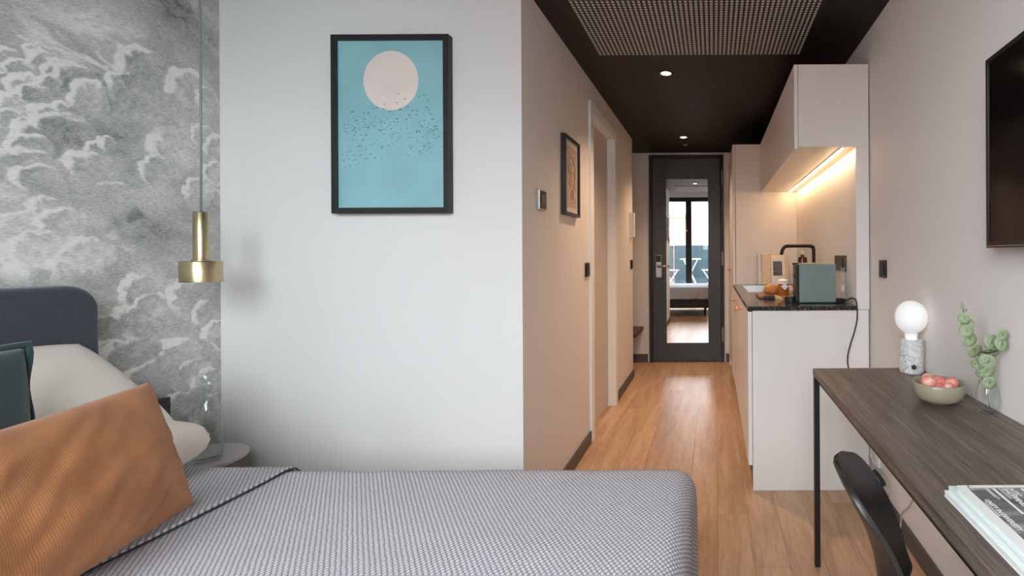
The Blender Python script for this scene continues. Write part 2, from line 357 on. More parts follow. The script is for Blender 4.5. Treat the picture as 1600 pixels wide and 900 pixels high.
# ---- window (behind the camera, seen in the door mirror)
wn = thing('window_1', 'wide dark framed glazed balcony doors reflected in the door mirror', 'window', (0, WY - 0.06, 0)); wn['kind'] = 'structure'
fr = MB().box(WX0, WX0+0.07, WY-0.09, WY-0.03, 0.06, WZ1).box(WX1-0.07, WX1, WY-0.09, WY-0.03, 0.06, WZ1).box(WX0, WX1, WY-0.09, WY-0.03, WZ1-0.10, WZ1).box(WX0, WX1, WY-0.09, WY-0.03, 0.06, 0.14)
fr.build('window_frame', M['black'], wn, 0.004)
box('mullion', M['black'], -0.64, -0.50, WY-0.095, WY-0.025, 0.14, WZ1-0.10, wn, 0.004)
box('pane', M['pane'], WX0+0.07, -0.64, WY-0.064, WY-0.058, 0.14, WZ1-0.10, wn)
box('pane', M['pane'], -0.50, WX1-0.07, WY-0.064, WY-0.058, 0.14, WZ1-0.10, wn)
MB().lathe((-0.61, WY-0.024, 1.72), [(0.012, -0.012), (0.016, 0), (0.012, 0.012)], 12).build('lock_button', M['plug'], wn, 0, True)

# ---- entrance door with mirror (end wall)
dr = thing('door_1', 'dark grey entrance door with a tall mirror at the corridor end', 'door', (-0.29, YE, 0)); dr['kind'] = 'structure'
MB().box(-0.70, -0.668, YE-0.02, YE+0.08, 0, 2.252).box(0.08, 0.112, YE-0.02, YE+0.08, 0, 2.252).box(-0.668, 0.08, YE-0.02, YE+0.08, 2.22, 2.252).build('door_frame', M['doorframe'], dr, 0.002)
lf = box('door_leaf', M['door'], -0.664, 0.076, YE-0.012, YE+0.04, 0.008, 2.216, dr, 0.003)
box('mirror', M['mirror'], -0.513, -0.06, YE-0.0165, YE-0.0118, 0.21, 1.989, lf)
hd = box('handle_plate', M['steel'], -0.628, -0.565, YE-0.026, YE-0.012, 0.92, 1.165, lf, 0.004)
box('card_reader', M['blackpl'], -0.622, -0.571, YE-0.032, YE-0.026, 1.09, 1.16, lf, 0.003)
MB().tube([(-0.60, YE-0.02, 1.04), (-0.60, YE-0.07, 1.04)], 0.011, 12).tube([(-0.605, YE-0.07, 1.04), (-0.545, YE-0.072, 1.043), (-0.475, YE-0.07, 1.045)], 0.011, 12).build('lever_handle', M['steel'], lf, 0, True)
for zz in (0.985, 0.945):
    MB().tube([(-0.597, YE-0.034, zz), (-0.597, YE-0.024, zz)], 0.014, 14).build('lock_cylinder', M['steel'], lf)
for z0, z1 in ((0.22, 0.38), (1.05, 1.2), (1.92, 2.08)):
    MB().tube([(0.094, YE-0.026, z0), (0.094, YE-0.026, z1)], 0.008, 10).build('hinge', M['steel'], dr)

# ---- white door in the corridor's left wall
dr2 = thing('door_2', 'pale interior door with white casing in the corridor side wall', 'door', (XL, 3.435, 0)); dr2['kind'] = 'structure'
MB().box(XL-0.145, XL+0.016, 3.03, 3.10, 0, 2.136).box(XL-0.145, XL+0.016, 3.77, 3.84, 0, 2.136).box(XL-0.145, XL+0.016, 3.10, 3.77, 2.066, 2.136).build('door_casing', M['white'], dr2, 0.002)
box('door_leaf', M['leaf2'], XL-0.085, XL-0.045, 3.102, 3.768, 0.006, 2.064, dr2, 0.002)

# ------------------------------------------------------------------ ceiling fittings
gr = thing('ceiling_grille', 'black perforated ventilation grille with rows of pale holes in the ceiling', 'grille', (-0.07, 2.37, ZC))
box('panel', mat('grille_black', lin((25, 22, 21)), 0.5), -0.64, 0.495, 2.06, 2.70, ZC - 0.004, ZC, gr)
dots = MB()
nx_ = 48
for i in range(nx_ + 1):
    for j in range(28):
        cx_, cy_ = -0.617 + i * 1.089 / nx_, 2.678 - j * 0.0222
        dots.box(cx_-0.0060, cx_+0.0060, cy_-0.0060, cy_+0.0060, ZC-0.0056, ZC-0.004)
d = dots.build('perforation', mat('perforation_backing', lin((205, 200, 194)), 0.6), gr); d['kind'] = 'stuff'; d['label'] = 'rows of small pale square holes'
M['lamp_glow'] = mat('downlight_glow', (1, 0.8, 0.55), 0.5, emit=(1, 0.72, 0.40), estr=6)
M['lamp_halo'] = mat('downlight_halo_glow', (0.9, 0.7, 0.5), 0.35, emit=(1, 0.42, 0.12), estr=0.55)  # ring given its own glow to stand in for the lens's warm halo
for k, (lx, ly, lb) in enumerate([(-0.285, 2.97, 'recessed round ceiling downlight nearest the perforated grille'), (-0.278, 4.59, 'recessed round ceiling downlight nearest the mirrored door')]):
    t = thing('ceiling_downlight', lb, 'ceiling light', (lx, ly, ZC), group='recessed downlights')
    MB().lathe((lx, ly, ZC), [(0.046, 0.0), (0.046, -0.004), (0.040, -0.006), (0.036, -0.003), (0.034, 0.0)], 28, False, False).build('trim_ring', M['black'], t, 0, True)
    MB().lathe((lx, ly, ZC), [(0.001, -0.0045), (0.026, -0.004), (0.026, -0.001)], 32).build('lens', M['lamp_glow'], t)
    MB().lathe((lx, ly, ZC), [(0.026, -0.0015), (0.034, -0.003)], 32, False, False).build('reflector_glow', M['lamp_halo'], t)
    sl = bpy.data.lights.new('downlight', 'SPOT'); sl.energy = 36; sl.color = (1.0, 0.70, 0.46); sl.spot_size = R(112); sl.spot_blend = 1.0; sl.shadow_soft_size = 0.035
    so = bpy.data.objects.new('downlight_bulb', sl); COL.objects.link(so); so.parent = t; so.location = (0, 0, -0.012)
t = thing('ceiling_sensor', 'small dark ceiling sensor between downlight and mirrored door', 'sensor', (-0.277, 4.86, ZC))
MB().lathe((-0.277, 4.86, ZC), [(0.03, 0), (0.03, -0.008), (0.022, -0.014)], 20).build('body', M['base'], t, 0, True)
MB().lathe((-0.277, 4.86, ZC), [(0.02, -0.014), (0.02, -0.02), (0.012, -0.022)], 16).build('cap', M['steel'], t, 0, True)

# ------------------------------------------------------------------ kitchen
KY0, KY1, KYW = 2.406, 4.153, 0.706                    # near end, tall cabinet face, back panel plane
KM = (KY0 + KY1) / 2
c1 = thing('base_cabinet', 'pale kitchen base cabinet with broad white end panel facing the room', 'cabinet', (0.45, KY0, 0))
box('end_panel', M['cab'], 0.19, XR - 0.01, KY0, KY0 + 0.018, 0, 0.891, c1, 0.0015)
box('body', M['cab'], 0.192, XR - 0.012, KY0 + 0.018, KM, 0.12, 0.891, c1)
box('plinth', M['base'], 0.24, XR - 0.012, KY0 + 0.018, KM, 0, 0.12, c1)
def knob(parent, y, z):
    MB().tube([(0.17, y, z), (0.142, y, z)], 0.007, 10).tube([(0.146, y, z), (0.126, y, z)], [0.012, 0.015], 14).build('knob', M['knob'], parent, 0, True)
d1 = box('door', M['cab'], 0.168, 0.188, KY0 + 0.003, KM - 0.002, 0.124, 0.885, c1, 0.0015); knob(d1, 2.86, 0.85)
c2 = thing('base_cabinet', 'pale kitchen base cabinet under the sink next to the tall cabinet', 'cabinet', (0.45, KM, 0))
box('body', M['cab'], 0.192, XR - 0.012, KM + 0.001, KY1 - 0.002, 0.12, 0.70, c2)
box('plinth', M['base'], 0.24, XR - 0.012, KM + 0.001, KY1 - 0.002, 0, 0.12, c2)
d2 = box('door', M['cab'], 0.168, 0.188, KM + 0.002, KY1 - 0.003, 0.124, 0.885, c2, 0.0015); knob(d2, 3.42, 0.85)
# worktop with sink cut-out
m, N, L, p = node_mat('black_speckled_stone')
tc = N.new('ShaderNodeTexCoord'); vo = N.new('ShaderNodeTexVoronoi'); vo.inputs['Scale'].default_value = 110; L.new(tc.outputs['Object'], vo.inputs['Vector'])
rp = ramp(N, [(0.16, lin((190, 185, 178))), (0.22, lin((46, 44, 44))), (0.6, lin((38, 37, 37)))]); L.new(vo.outputs['Distance'], rp.inputs[0])
L.new(rp.outputs[0], p.inputs['Base Color']); p.inputs['Roughness'].default_value = 0.16; M['stone'] = m
SX0, SX1, SY0, SY1 = 0.235, 0.60, 3.30, 3.98
wt = MB().box(0.165, KYW, KY0 - 0.012, SY0, 0.892, 0.912).box(0.165, KYW, SY1, KY1 - 0.001, 0.892, 0.912).box(0.165, SX0, SY0, SY1, 0.892, 0.912).box(SX1, KYW, SY0, SY1, 0.892, 0.912)
tag(wt.build('worktop', M['stone']), 'black speckled stone worktop over the kitchen cabinets', 'worktop')
sk = thing('sink', 'rectangular stainless steel sink set into the black worktop', 'sink', (0.42, 3.64, 0.912))
MB().box(SX0-0.012, SX1+0.012, SY0-0.012, SY0+0.004, 0.9122, 0.9145).box(SX0-0.012, SX1+0.012, SY1-0.004, SY1+0.012, 0.9122, 0.9145).box(SX0-0.012, SX0+0.004, SY0, SY1, 0.9122, 0.9145).box(SX1-0.004, SX1+0.012, SY0, SY1, 0.9122, 0.9145).build('rim', M['steel'], sk)
b_ = 0.76
MB().add([(SX0+.004,SY0+.004,.9122),(SX1-.004,SY0+.004,.9122),(SX1-.004,SY1-.004,.9122),(SX0+.004,SY1-.004,.9122),(SX0+.02,SY0+.02,b_),(SX1-.02,SY0+.02,b_),(SX1-.02,SY1-.02,b_),(SX0+.02,SY1-.02,b_)],
         [(0,1,5,4),(1,2,6,5),(2,3,7,6),(3,0,4,7),(4,5,6,7)]).build('basin', M['steel'], sk)
MB().lathe((0.42, 3.64, b_ + 0.002), [(0.04, 0), (0.04, 0.003), (0.02, 0.001)], 20).build('drain', M['black'], sk)
# tall cabinet
tcb = thing('tall_cabinet', 'pale tall cabinet beside the mirrored door', 'cabinet', (0.45, KY1, 0))
box('body', M['cab'], 0.19, XR - 0.002, KY1, YE - 0.16, 0.10, 2.107, tcb, 0.0015)
box('plinth', M['base'], 0.22, XR - 0.002, KY1 + 0.002, YE - 0.16, 0, 0.10, tcb)
d3 = box('door', M['cab'], 0.166, 0.187, KY1 + 0.003, YE - 0.165, 0.10, 2.107, tcb, 0.0015); knob(d3, 4.30, 1.035)
box('filler_panel', M['white'], 0.165, 0.20, YE - 0.158, YE - 0.001, 0.0, 2.12, tcb, 0.001)
# wall cabinets
for k, (a, b, lb) in enumerate([(KY0, KM, 'pale wall cabinet nearest the room with its flat end panel showing'), (KM, KY1, 'pale wall cabinet adjoining the tall cabinet above the sink')]):
    t = thing('wall_cabinet', lb, 'cabinet', (0.6, (a + b) / 2, 1.70), group='wall cabinets over the worktop')
    box('body', M['cab'], 0.4226, XR - 0.006, a + (0.0 if k == 0 else 0.001), b - 0.001, 1.70, 2.107, t, 0.001)
    box('door', M['cab'], 0.402, 0.4206, a + (0.0 if k == 0 else 0.0015), b - 0.0015, 1.69, 2.107, t, 0.0015)
m_led = mat('led_glow', (1, 0.75, 0.5), 0.5, emit=(1, 0.66, 0.36), estr=32)
t = thing('led_strip_light', 'thin glowing warm strip light under the wall cabinets', 'strip light', (0.646, KM, 1.70))
box('housing', M['steel'], 0.636, 0.656, KY0 + 0.012, KY1 - 0.03, 1.6955, 1.6998, t)
box('diffuser', m_led, 0.642, 0.650, KY0 + 0.014, KY1 - 0.032, 1.692, 1.6955, t)
# back panel
bp = thing('backsplash', 'pale back panel between worktop and wall cabinets', 'backsplash', (0.74, KM, 0.912))
box('back_panel', M['cab'], KYW + 0.002, KYW + 0.02, KY0 + 0.02, KY1 - 0.001, 0.893, 1.699, bp)
box('end_strip', M['cab'], KYW, XR - 0.006, KY0, KY0 + 0.018, 0.893, 1.699, bp, 0.001)
def plate(name, lb, c, axis, m, sz=0.08, h=0.08, th=0.011, cat='switch', parts=1, inner=None):
    """wall plate on a wall whose normal is +/-x; c = centre on the wall"""
    t = thing(name, lb, cat, c); s = axis
    box('plate', m, c[0], c[0] + s * th, c[1] - sz/2, c[1] + sz/2, c[2] - h/2, c[2] + h/2, t, 0.003)
    q = box('rocker' if cat != 'socket' else 'socket_insert', inner or m, c[0] + s * th, c[0] + s * (th + 0.004), c[1] - sz*0.33, c[1] + sz*0.33, c[2] - h*0.33, c[2] + h*0.33, t, 0.002)
    return t
plate('wall_socket', 'black socket on the back panel behind the green coffee machine', (KYW + 0.002, 2.70, 1.118), -1, mat('grey_black_plastic', lin((62, 58, 56)), 0.35), 0.22, 0.085, inner=M['blackpl'], cat='socket')
# faucet
fy = 3.2
fa = thing('kitchen_faucet', 'matt black angular kitchen tap behind the worktop', 'tap', (0.658, fy, 0.912))
M['tap'] = mat('black_brushed_metal', lin((48, 42, 40)), 0.28, 0.8)
MB().lathe((0.658, fy, 0.912), [(0.026, 0), (0.026, 0.01), (0.02, 0.014), (0.02, 0.07), (0.012, 0.075)], 20).build('base', M['tap'], fa, 0, True)
MB().tube(smooth_path([(0.658, fy, 0.98), (0.658, fy, 1.19), (0.648, fy, 1.214), (0.625, fy, 1.222), (0.49, fy, 1.222), (0.466, fy, 1.214), (0.453, fy, 1.196), (0.445, fy, 1.165)], 6), 0.0115, 14).build('spout', M['tap'], fa, 0, True)
MB().tube([(0.658, fy - 0.015, 0.955), (0.658, fy - 0.07, 0.965)], 0.006, 10).build('lever', M['tap'], fa, 0, True)
# soap bottle
sp = thing('soap_bottle', 'amber soap bottle with white pump behind the tap', 'bottle', (0.625, 3.42, 0.912))
MB().lathe((0.625, 3.42, 0.912), [(0.03, 0), (0.032, 0.006), (0.032, 0.222), (0.029, 0.234), (0.014, 0.238), (0.014, 0.255)], 24).build('bottle_body', mat('amber_glass', lin((74, 38, 20)), 0.12), sp, 0, True)
MB().lathe((0.625, 3.42, 0.912), [(0.016, 0.25), (0.016, 0.268), (0.008, 0.272), (0.008, 0.302), (0.013, 0.304), (0.013, 0.318), (0.005, 0.320)], 16).tube([(0.625, 3.42, 1.226), (0.575, 3.40, 1.222)], 0.005, 8).build('pump', M['plug'], sp, 0, True)
MB().lathe((0.625, 3.42, 0.912), [(0.0326, 0.05), (0.0326, 0.15)], 24, False, False).build('paper_label', mat('kraft_label', lin((150, 96, 62)), 0.6), sp, 0, True)
# boards leaning on the tall cabinet's side
def leaning(name, lb, x0, x1, z0, z1, y0, y1, th, m, cat, bev=0.004):
    """slab with its foot at y0 and its top resting at y1"""
    mb = MB().add([(x0,y0,z0),(x1,y0,z0),(x1,y1,z1),(x0,y1,z1),(x0,y0+th,z0+0.001),(x1,y0+th,z0+0.001),(x1,y1+th,z1+0.001),(x0,y1+th,z1+0.001)],
                  [(0,1,2,3),(7,6,5,4),(4,5,1,0),(5,6,2,1),(6,7,3,2),(7,4,0,3)])
    return mb
tag(leaning('', '', 0.375, 0.60, 0.9125, 1.178, 4.095, 4.135, 0.012, None, '').build('cutting_board', mat('white_board', lin((232, 226, 218)), 0.4), None, 0.003), 'white cutting board leaning on the tall cabinet behind the wooden one', 'cutting board')
tag(leaning('', '', 0.408, 0.628, 0.9125, 1.172, 4.062, 4.108, 0.016, None, '').build('cutting_board', M['board'], None, 0.004), 'light wooden cutting board leaning upright on the worktop', 'cutting board')
cd = thing('card', 'white card with a small dark photograph propped on the wooden cutting board', 'card', (0.54, 4.045, 0.912))
leaning('', '', 0.483, 0.595, 0.9125, 1.16, 4.040, 4.094, 0.003, None, '').build('paper', mat('card_paper', lin((240, 234, 226)), 0.6), cd)
leaning('', '', 0.497, 0.573, 0.99, 1.108, 4.055, 4.0805, 0.0016, None, '').build('photograph', mat('grey_photo_print', lin((96, 96, 98)), 0.5, var=0.55, vscale=28), cd)
# coffee machine
cm = thing('coffee_machine', 'sage green box-shaped pod coffee machine with black spout', 'coffee machine', (0.54, 2.6, 0.912))
M['teal'] = mat('sage_green_lacquer', lin((126, 143, 138)), 0.35)
box('body', M['teal'], 0.447, 0.637, 2.535, 2.665, 0.916, 1.117, cm, 0.004)
box('lid', mat('grey_metal_lid', lin((178, 168, 156)), 0.3, 0.6), 0.45, 0.56, 2.537, 2.663, 1.117, 1.121, cm, 0.001)
MB().box(0.432, 0.448, 2.55, 2.65, 0.925, 1.112).build('front_panel', M['blackpl'], cm, 0.003)
MB().add([(0.448,2.565,1.11),(0.448,2.635,1.11),(0.448,2.635,1.04),(0.448,2.565,1.04),(0.436,2.57,1.108),(0.436,2.63,1.108),(0.424,2.625,1.044),(0.424,2.575,1.044)],
         [(0,1,2,3),(4,7,6,5),(0,4,5,1),(1,5,6,2),(2,6,7,3),(3,7,4,0)]).build('spout', M['blackpl'], cm, 0.004)
MB().tube([(0.45, 2.6, 1.118), (0.42, 2.6, 1.117)], 0.005, 8).build('lever', M['blackpl'], cm)
MB().lathe((0.412, 2.6, 0.912), [(0.03, 0.0), (0.032, 0.002), (0.032, 0.03), (0.028, 0.032)], 24).box(0.412, 0.45, 2.575, 2.625, 0.914, 0.932).build('drip_tray', M['blackpl'], cm, 0.001)
MB().box(0.64, 0.69, 2.555, 2.645, 0.935, 1.10).build('water_tank', M['glass'], cm, 0.004)
MB().box(0.638, 0.69, 2.55, 2.65, 0.914, 0.934).build('tank_base', M['blackpl'], cm, 0.003)
cp = [(0.672, 2.56, 0.925), (0.685, 2.50, 0.932), (0.692, 2.45, 0.945), (0.699, 2.405, 0.944), (0.701, 2.385, 0.915), (0.702, 2.386, 0.85), (0.69, 2.388, 0.79), (0.668, 2.388, 0.72), (0.655, 2.388, 0.66), (0.662, 2.388, 0.60), (0.70, 2.389, 0.50), (0.742, 2.388, 0.36), (0.762, 2.388, 0.24)]
MB().tube(smooth_path(cp, 8), 0.0034, 8).build('power_cord', M['blackpl'], cm, 0, True)
# breakfast things
sb = MB().box(0.265, 0.475, 2.80, 3.06, 0.9125, 0.926)
tag(sb.build('serving_board', M['acacia'], None, 0.004), 'brown wooden serving board lying on the black worktop', 'serving board')
br = thing('bread_roll', 'golden brown round bread roll beside the honey jar', 'bread', (0.345, 2.95, 0.926))
m_br = mat('bread_crust', lin((190, 122, 76)), 0.6, var=0.25, vscale=30, bump=0.4, bscale=120)
MB().lathe((0.345, 2.95, 0.926), [(0.02, 0), (0.038, 0.006), (0.044, 0.022), (0.04, 0.042), (0.026, 0.055), (0.008, 0.059)], 24, wob=lambda a: 0.06 * math.sin(3 * a)).build('crust', m_br, br, 0, True)
MB().tube([(0.318, 2.925, 0.973), (0.345, 2.945, 0.986), (0.372, 2.965, 0.975)], [0.004, 0.007, 0.004], 8).build('scoring', mat('bread_crumb', lin((232, 190, 140)), 0.8), br, 0, True)
br2 = MB().lathe((0.375, 3.02, 0.926), [(0.015, 0), (0.03, 0.006), (0.034, 0.02), (0.03, 0.04), (0.012, 0.05)], 20, wob=lambda a: 0.08 * math.sin(2 * a)).build('bread_roll', m_br, None, 0, True)
tag(br2, 'smaller pale topped bread roll partly behind the honey jar', 'bread')
jr = thing('honey_jar', 'amber honey jar with white cloth cover and paper tag', 'jar', (0.412, 2.88, 0.926))
jc = (0.412, 2.88, 0.926)
MB().lathe(jc, [(0.030, 0), (0.033, 0.004), (0.033, 0.062), (0.028, 0.072), (0.027, 0.08)], 24).build('jar_body', mat('honey', lin((156, 92, 30)), 0.15), jr, 0, True)
MB().lathe(jc, [(0.036, 0.070), (0.031, 0.078), (0.030, 0.088), (0.026, 0.094), (0.005, 0.096)], 24, False, True, wob=lambda a: 0.05 * math.sin(9 * a)).build('cloth_cover', mat('white_cloth', lin((240, 236, 232)), 0.8), jr, 0, True)
MB().lathe(jc, [(0.0315, 0.077), (0.0325, 0.079), (0.0315, 0.081)], 20, False, False).build('string', M['black'], jr)
MB().add([(0.412, 2.843, 0.998), (0.393, 2.842, 0.980), (0.416, 2.842, 0.958), (0.437, 2.842, 0.982), (0.412, 2.8445, 0.998), (0.393, 2.8435, 0.980), (0.416, 2.8435, 0.958), (0.437, 2.8435, 0.982)], [(0,1,2,3),(7,6,5,4),(0,4,5,1),(1,5,6,2),(2,6,7,3),(3,7,4,0)]).build('paper_tag', M['plug'], jr)
cu = thing('egg_cup', 'small white cup between honey jar and coffee machine', 'cup', (0.462, 2.97, 0.926))
MB().lathe((0.462, 2.97, 0.926), [(0.014, 0), (0.016, 0.004), (0.022, 0.02), (0.024, 0.036), (0.022, 0.036), (0.018, 0.02), (0.004, 0.008)], 20).build('cup_body', M['plug'], cu, 0, True)
MB().lathe((0.462, 2.97, 0.926), [(0.006, 0.014), (0.018, 0.026), (0.017, 0.042), (0.010, 0.05), (0.002, 0.052)], 16).build('egg', mat('cream_shell', lin((238, 222, 200)), 0.5), cu, 0, True)
sv = thing('cheese_knife', 'small dark knife lying at the edge of the serving board', 'knife', (0.30, 2.79, 0.926))
MB().box(0.285, 0.345, 2.772, 2.79, 0.9125, 0.932).build('handle', mat('dark_horn', lin((62, 54, 48)), 0.4, var=0.3, vscale=40), sv, 0.004)
MB().add([(0.285,2.776,0.926),(0.285,2.786,0.926),(0.255,2.79,0.946),(0.255,2.786,0.946),(0.285,2.776,0.928),(0.285,2.786,0.928),(0.255,2.79,0.948),(0.255,2.786,0.948)], [(0,1,2,3),(4,7,6,5),(0,4,5,1),(1,5,6,2),(2,6,7,3),(3,7,4,0)]).build('blade', M['steel'], sv)
ch = MB().add([(0.352,2.765,0.9125),(0.40,2.765,0.9125),(0.39,2.80,0.9125),(0.352,2.80,0.9125),(0.352,2.765,0.936),(0.376,2.775,0.93),(0.372,2.80,0.93),(0.352,2.80,0.936)],[(0,3,2,1),(4,5,6,7),(0,1,5,4),(1,2,6,5),(2,3,7,6),(3,0,4,7)]).build('cheese_wedge', mat('pale_cheese', lin((226, 190, 138)), 0.55), None, 0.002)
tag(ch, 'pale yellow cheese wedge in front of the serving board', 'cheese')

# ------------------------------------------------------------------ corridor wall things
th = thing('thermostat', 'silver edged black thermostat on the corridor wall by the corner', 'thermostat', (XL, 2.17, 1.416))
box('housing', M['steel'], XL, XL + 0.016, 2.128, 2.212, 1.371, 1.461, th, 0.003)
box('display', M['blackpl'], XL + 0.016, XL + 0.02, 2.134, 2.206, 1.377, 1.455, th, 0.002)
box('glass_window', mat('display_glass', lin((70, 62, 58)), 0.1), XL + 0.02, XL + 0.0212, 2.146, 2.194, 1.395, 1.442, th)
pf = thing('picture_frame', 'small black framed line drawing on the corridor wall', 'picture', (XL, 2.61, 1.586))
y0, y1, z0, z1 = 2.475, 2.745, 1.379, 1.793
fw = 0.016
MB().box(XL, XL+0.026, y0, y0+fw, z0, z1).box(XL, XL+0.026, y1-fw, y1, z0, z1).box(XL, XL+0.026, y0+fw, y1-fw, z0, z0+fw).box(XL, XL+0.026, y0+fw, y1-fw, z1-fw, z1).build('frame', mat('black_frame_wood', lin((44, 42, 42)), 0.4), pf, 0.0015)
box('mount', mat('beige_mount', lin((214, 202, 192)), 0.7), XL + 0.004, XL + 0.014, y0+fw, y1-fw, z0+fw, z1-fw, pf)
box('print_sheet', mat('beige_print', lin((186, 165, 151)), 0.7), XL + 0.014, XL + 0.0148, y0+0.034, y1-0.034, z0+0.045, z1-0.045, pf)
ln = MB()
def stroke(pts, r=0.0009):
    P = smooth_path([(XL + 0.0152, y0 + 0.034 + a * (y1 - y0 - 0.068), z0 + 0.045 + b * (z1 - z0 - 0.09)) for a, b in pts], 6); ln.tube(P, r, 5)
stroke([(.25,.88),(.45,.8),(.6,.84),(.7,.75),(.5,.68),(.35,.72),(.3,.6),(.5,.55),(.72,.6),(.75,.48),(.55,.42)])
stroke([(.3,.8),(.2,.65),(.35,.5),(.28,.38),(.5,.36),(.7,.4),(.8,.3),(.6,.22),(.75,.12),(.5,.06)])
stroke([(.55,.3),(.45,.2),(.6,.15),(.68,.22),(.55,.3)]); stroke([(.62,.78),(.8,.7),(.82,.5),(.66,.33),(.42,.1)]); stroke([(.4,.66),(.5,.5),(.38,.42),(.42,.3)])
ln.build('line_drawing', M['black'], pf)
plate('light_switch', 'black light switch beside the corridor door casing', (XL, 2.965, 1.08), 1, M['blackpl'], 0.08, 0.085)
plate('light_switch', 'black light switch below the white intercom', (XL, 4.56, 1.08), 1, M['blackpl'], 0.08, 0.085)
plate('light_switch', 'black light switch on the right wall beside the kitchen', (XR, 2.216, 1.10), -1, M['blackpl'], 0.08, 0.08)
ic = thing('intercom', 'white intercom handset at the end of the corridor wall', 'intercom', (XL, 4.55, 1.446))
box('housing', M['plug'], XL, XL + 0.02, 4.49, 4.60, 1.33, 1.565, ic, 0.004)
box('handset', M['plug'], XL + 0.02, XL + 0.045, 4.50, 4.54, 1.335, 1.56, ic, 0.006)
box('button_panel', mat('grey_plastic', lin((150, 148, 146)), 0.4), XL + 0.02, XL + 0.022, 4.55, 4.59, 1.40, 1.52, ic)
bn = thing('wall_bench', 'dark brown wooden bench shelf in the alcove left of the door', 'bench', (-1.18, 5.0, 0.36))
box('seat', wood('dark_bench_wood', lin((66, 52, 44)), lin((86, 68, 58)), lin((104, 84, 72)), 4, (1, 8, 1), 0.5), -1.598, -0.765, 4.75, YE - 0.013, 0.36, 0.392, bn, 0.002)
box('support', M['base'], -1.55, -1.50, 4.80, YE - 0.02, 0.0, 0.36, bn); box('support', M['base'], -1.0, -0.95, 5.0, YE - 0.02, 0.0, 0.36, bn)

# ------------------------------------------------------------------ framed moon picture
mpf = thing('picture_frame', 'large black framed teal moon and birds print on the white wall', 'picture', (-1.289, YP, 1.70))
x0, x1, z0, z1 = -1.524, -1.054, 1.341, 2.055
fw = 0.0225
for (a, b, c, d_) in [(x0, x0+fw, z0, z1), (x1-fw, x1, z0, z1), (x0+fw, x1-fw, z0, z0+fw), (x0+fw, x1-fw, z1-fw, z1)]:
    box('frame_bar', mat('black_stained_frame', lin((40, 39, 39)), 0.45) if 'black_stained_frame' not in bpy.data.materials else bpy.data.materials['black_stained_frame'], a, b, YP-0.034, YP-0.001, c, d_, mpf, 0.0012)
m_teal = mat('teal_print', lin((146, 195, 201)), 0.55, var=0.09, vscale=5.0)
pt = box('print_sheet', m_teal, x0+fw, x1-fw, YP-0.024, YP-0.004, z0+fw, z1-fw, mpf)
mo = MB(); mo.add([(-1.289 + 0.110*math.cos(a), YP-0.0246, 1.873 + 0.119*math.sin(a)) for a in [2*math.pi*k/72 for k in range(72)]] + [(-1.289 + 0.110*math.cos(a), YP-0.024, 1.873 + 0.119*math.sin(a)) for a in [2*math.pi*k/72 for k in range(72)]],
       [tuple(range(72))] + [(k, k + 72, (k+1) % 72 + 72, (k+1) % 72) for k in range(72)])
mo.build('moon', mat('pale_pink_print', lin((238, 221, 213)), 0.55, var=0.04, vscale=10), pt)
bd = MB(); rb = random.Random(4)
def bird(a, b, s, rot):
    s0 = F / (YP - 0.025); X = (a - CX) / s0; Z = H - (b - CY - 0.00524 * (CX - a)) / s0
    for sg in (-1, 1):
        q = [(0, 0), (sg*0.6, 0.5), (sg*1.25, 0.25), (sg*0.6, 0.2), (0, -0.32)]
        bd.add([(X + s*(u*math.cos(rot) - v*math.sin(rot)), YP-0.0252, Z + s*(u*math.sin(rot) + v*math.cos(rot))) for u, v in q], [(0,1,2,3,4) if sg < 0 else (4,3,2,1,0)])
for a, b in [(623,147),(634,155),(621,161),(602,163),(585,170),(591,169),(656,151),(665,149),(671,157),(694,156),(600,170),(668,168),(671,172),(674,178),(676,187),(678,186),(626,171),(638,167),(646,173),(653,173),(652,180),(641,180),(627,172),(610,175),(570,177),(577,177),(552,175),(621,186),(571,187),(636,187)]:
    bird(a, b, 0.0056, rb.uniform(-0.5, 0.5))
for k in range(225):
    cxx, cyy, sx, sy = rb.choice([(582,195,24,9),(620,212,40,16),(560,215,18,18),(590,225,35,16),(665,210,18,10),(640,230,40,14),(558,245,16,12),(680,215,12,10)])
    a, b = rb.gauss(cxx, sx), rb.gauss(cyy, sy)
    if 533 < a < 698 and 172 < b < 263: bird(a, b, rb.uniform(0.0030, 0.0046), rb.uniform(-0.8, 0.8))
o = bd.build('bird_flock', M['black'], pt); o['kind'] = 'stuff'; o['label'] = 'flock of tiny black birds'

# ------------------------------------------------------------------ pendant lamp
PYp = 1.70; PX = (314.5 - CX) / (F / PYp)
pd = thing('pendant_lamp', 'brushed brass pendant lamp with a wide cylinder shade by the wallpaper', 'pendant lamp', (PX, PYp, 1.083))
pc = (PX, PYp, 1.083)
MB().lathe(pc, [(0.0, 0.012), (0.048, 0.012), (0.0505, 0.0), (0.0548, 0.0), (0.0548, 0.070), (0.053, 0.073), (0.024, 0.073)], 48, False, True).build('shade', M['brass'], pd, 0, False)
MB().lathe(pc, [(0.025, 0.073), (0.025, 0.079), (0.0208, 0.079), (0.0208, 0.243), (0.0195, 0.245), (0.002, 0.246)], 40).build('stem', M['brass'], pd, 0, False)
for nm in ('shade', 'stem'):
    ob = bpy.data.objects[nm]; es = ob.modifiers.new('b', 'BEVEL'); es.width = 0.0008; es.limit_method = 'ANGLE'; es.angle_limit = R(50)
    ob.data.polygons.foreach_set('use_smooth', [True] * len(ob.data.polygons)); ob.data.set_sharp_from_angle(angle=R(35)) if hasattr(ob.data, 'set_sharp_from_angle') else None
MB().lathe(pc, [(0.028, 0.004), (0.03, 0.012)], 20).build('bulb', mat('opal_bulb', lin((238, 236, 230)), 0.3), pd, 0, True)
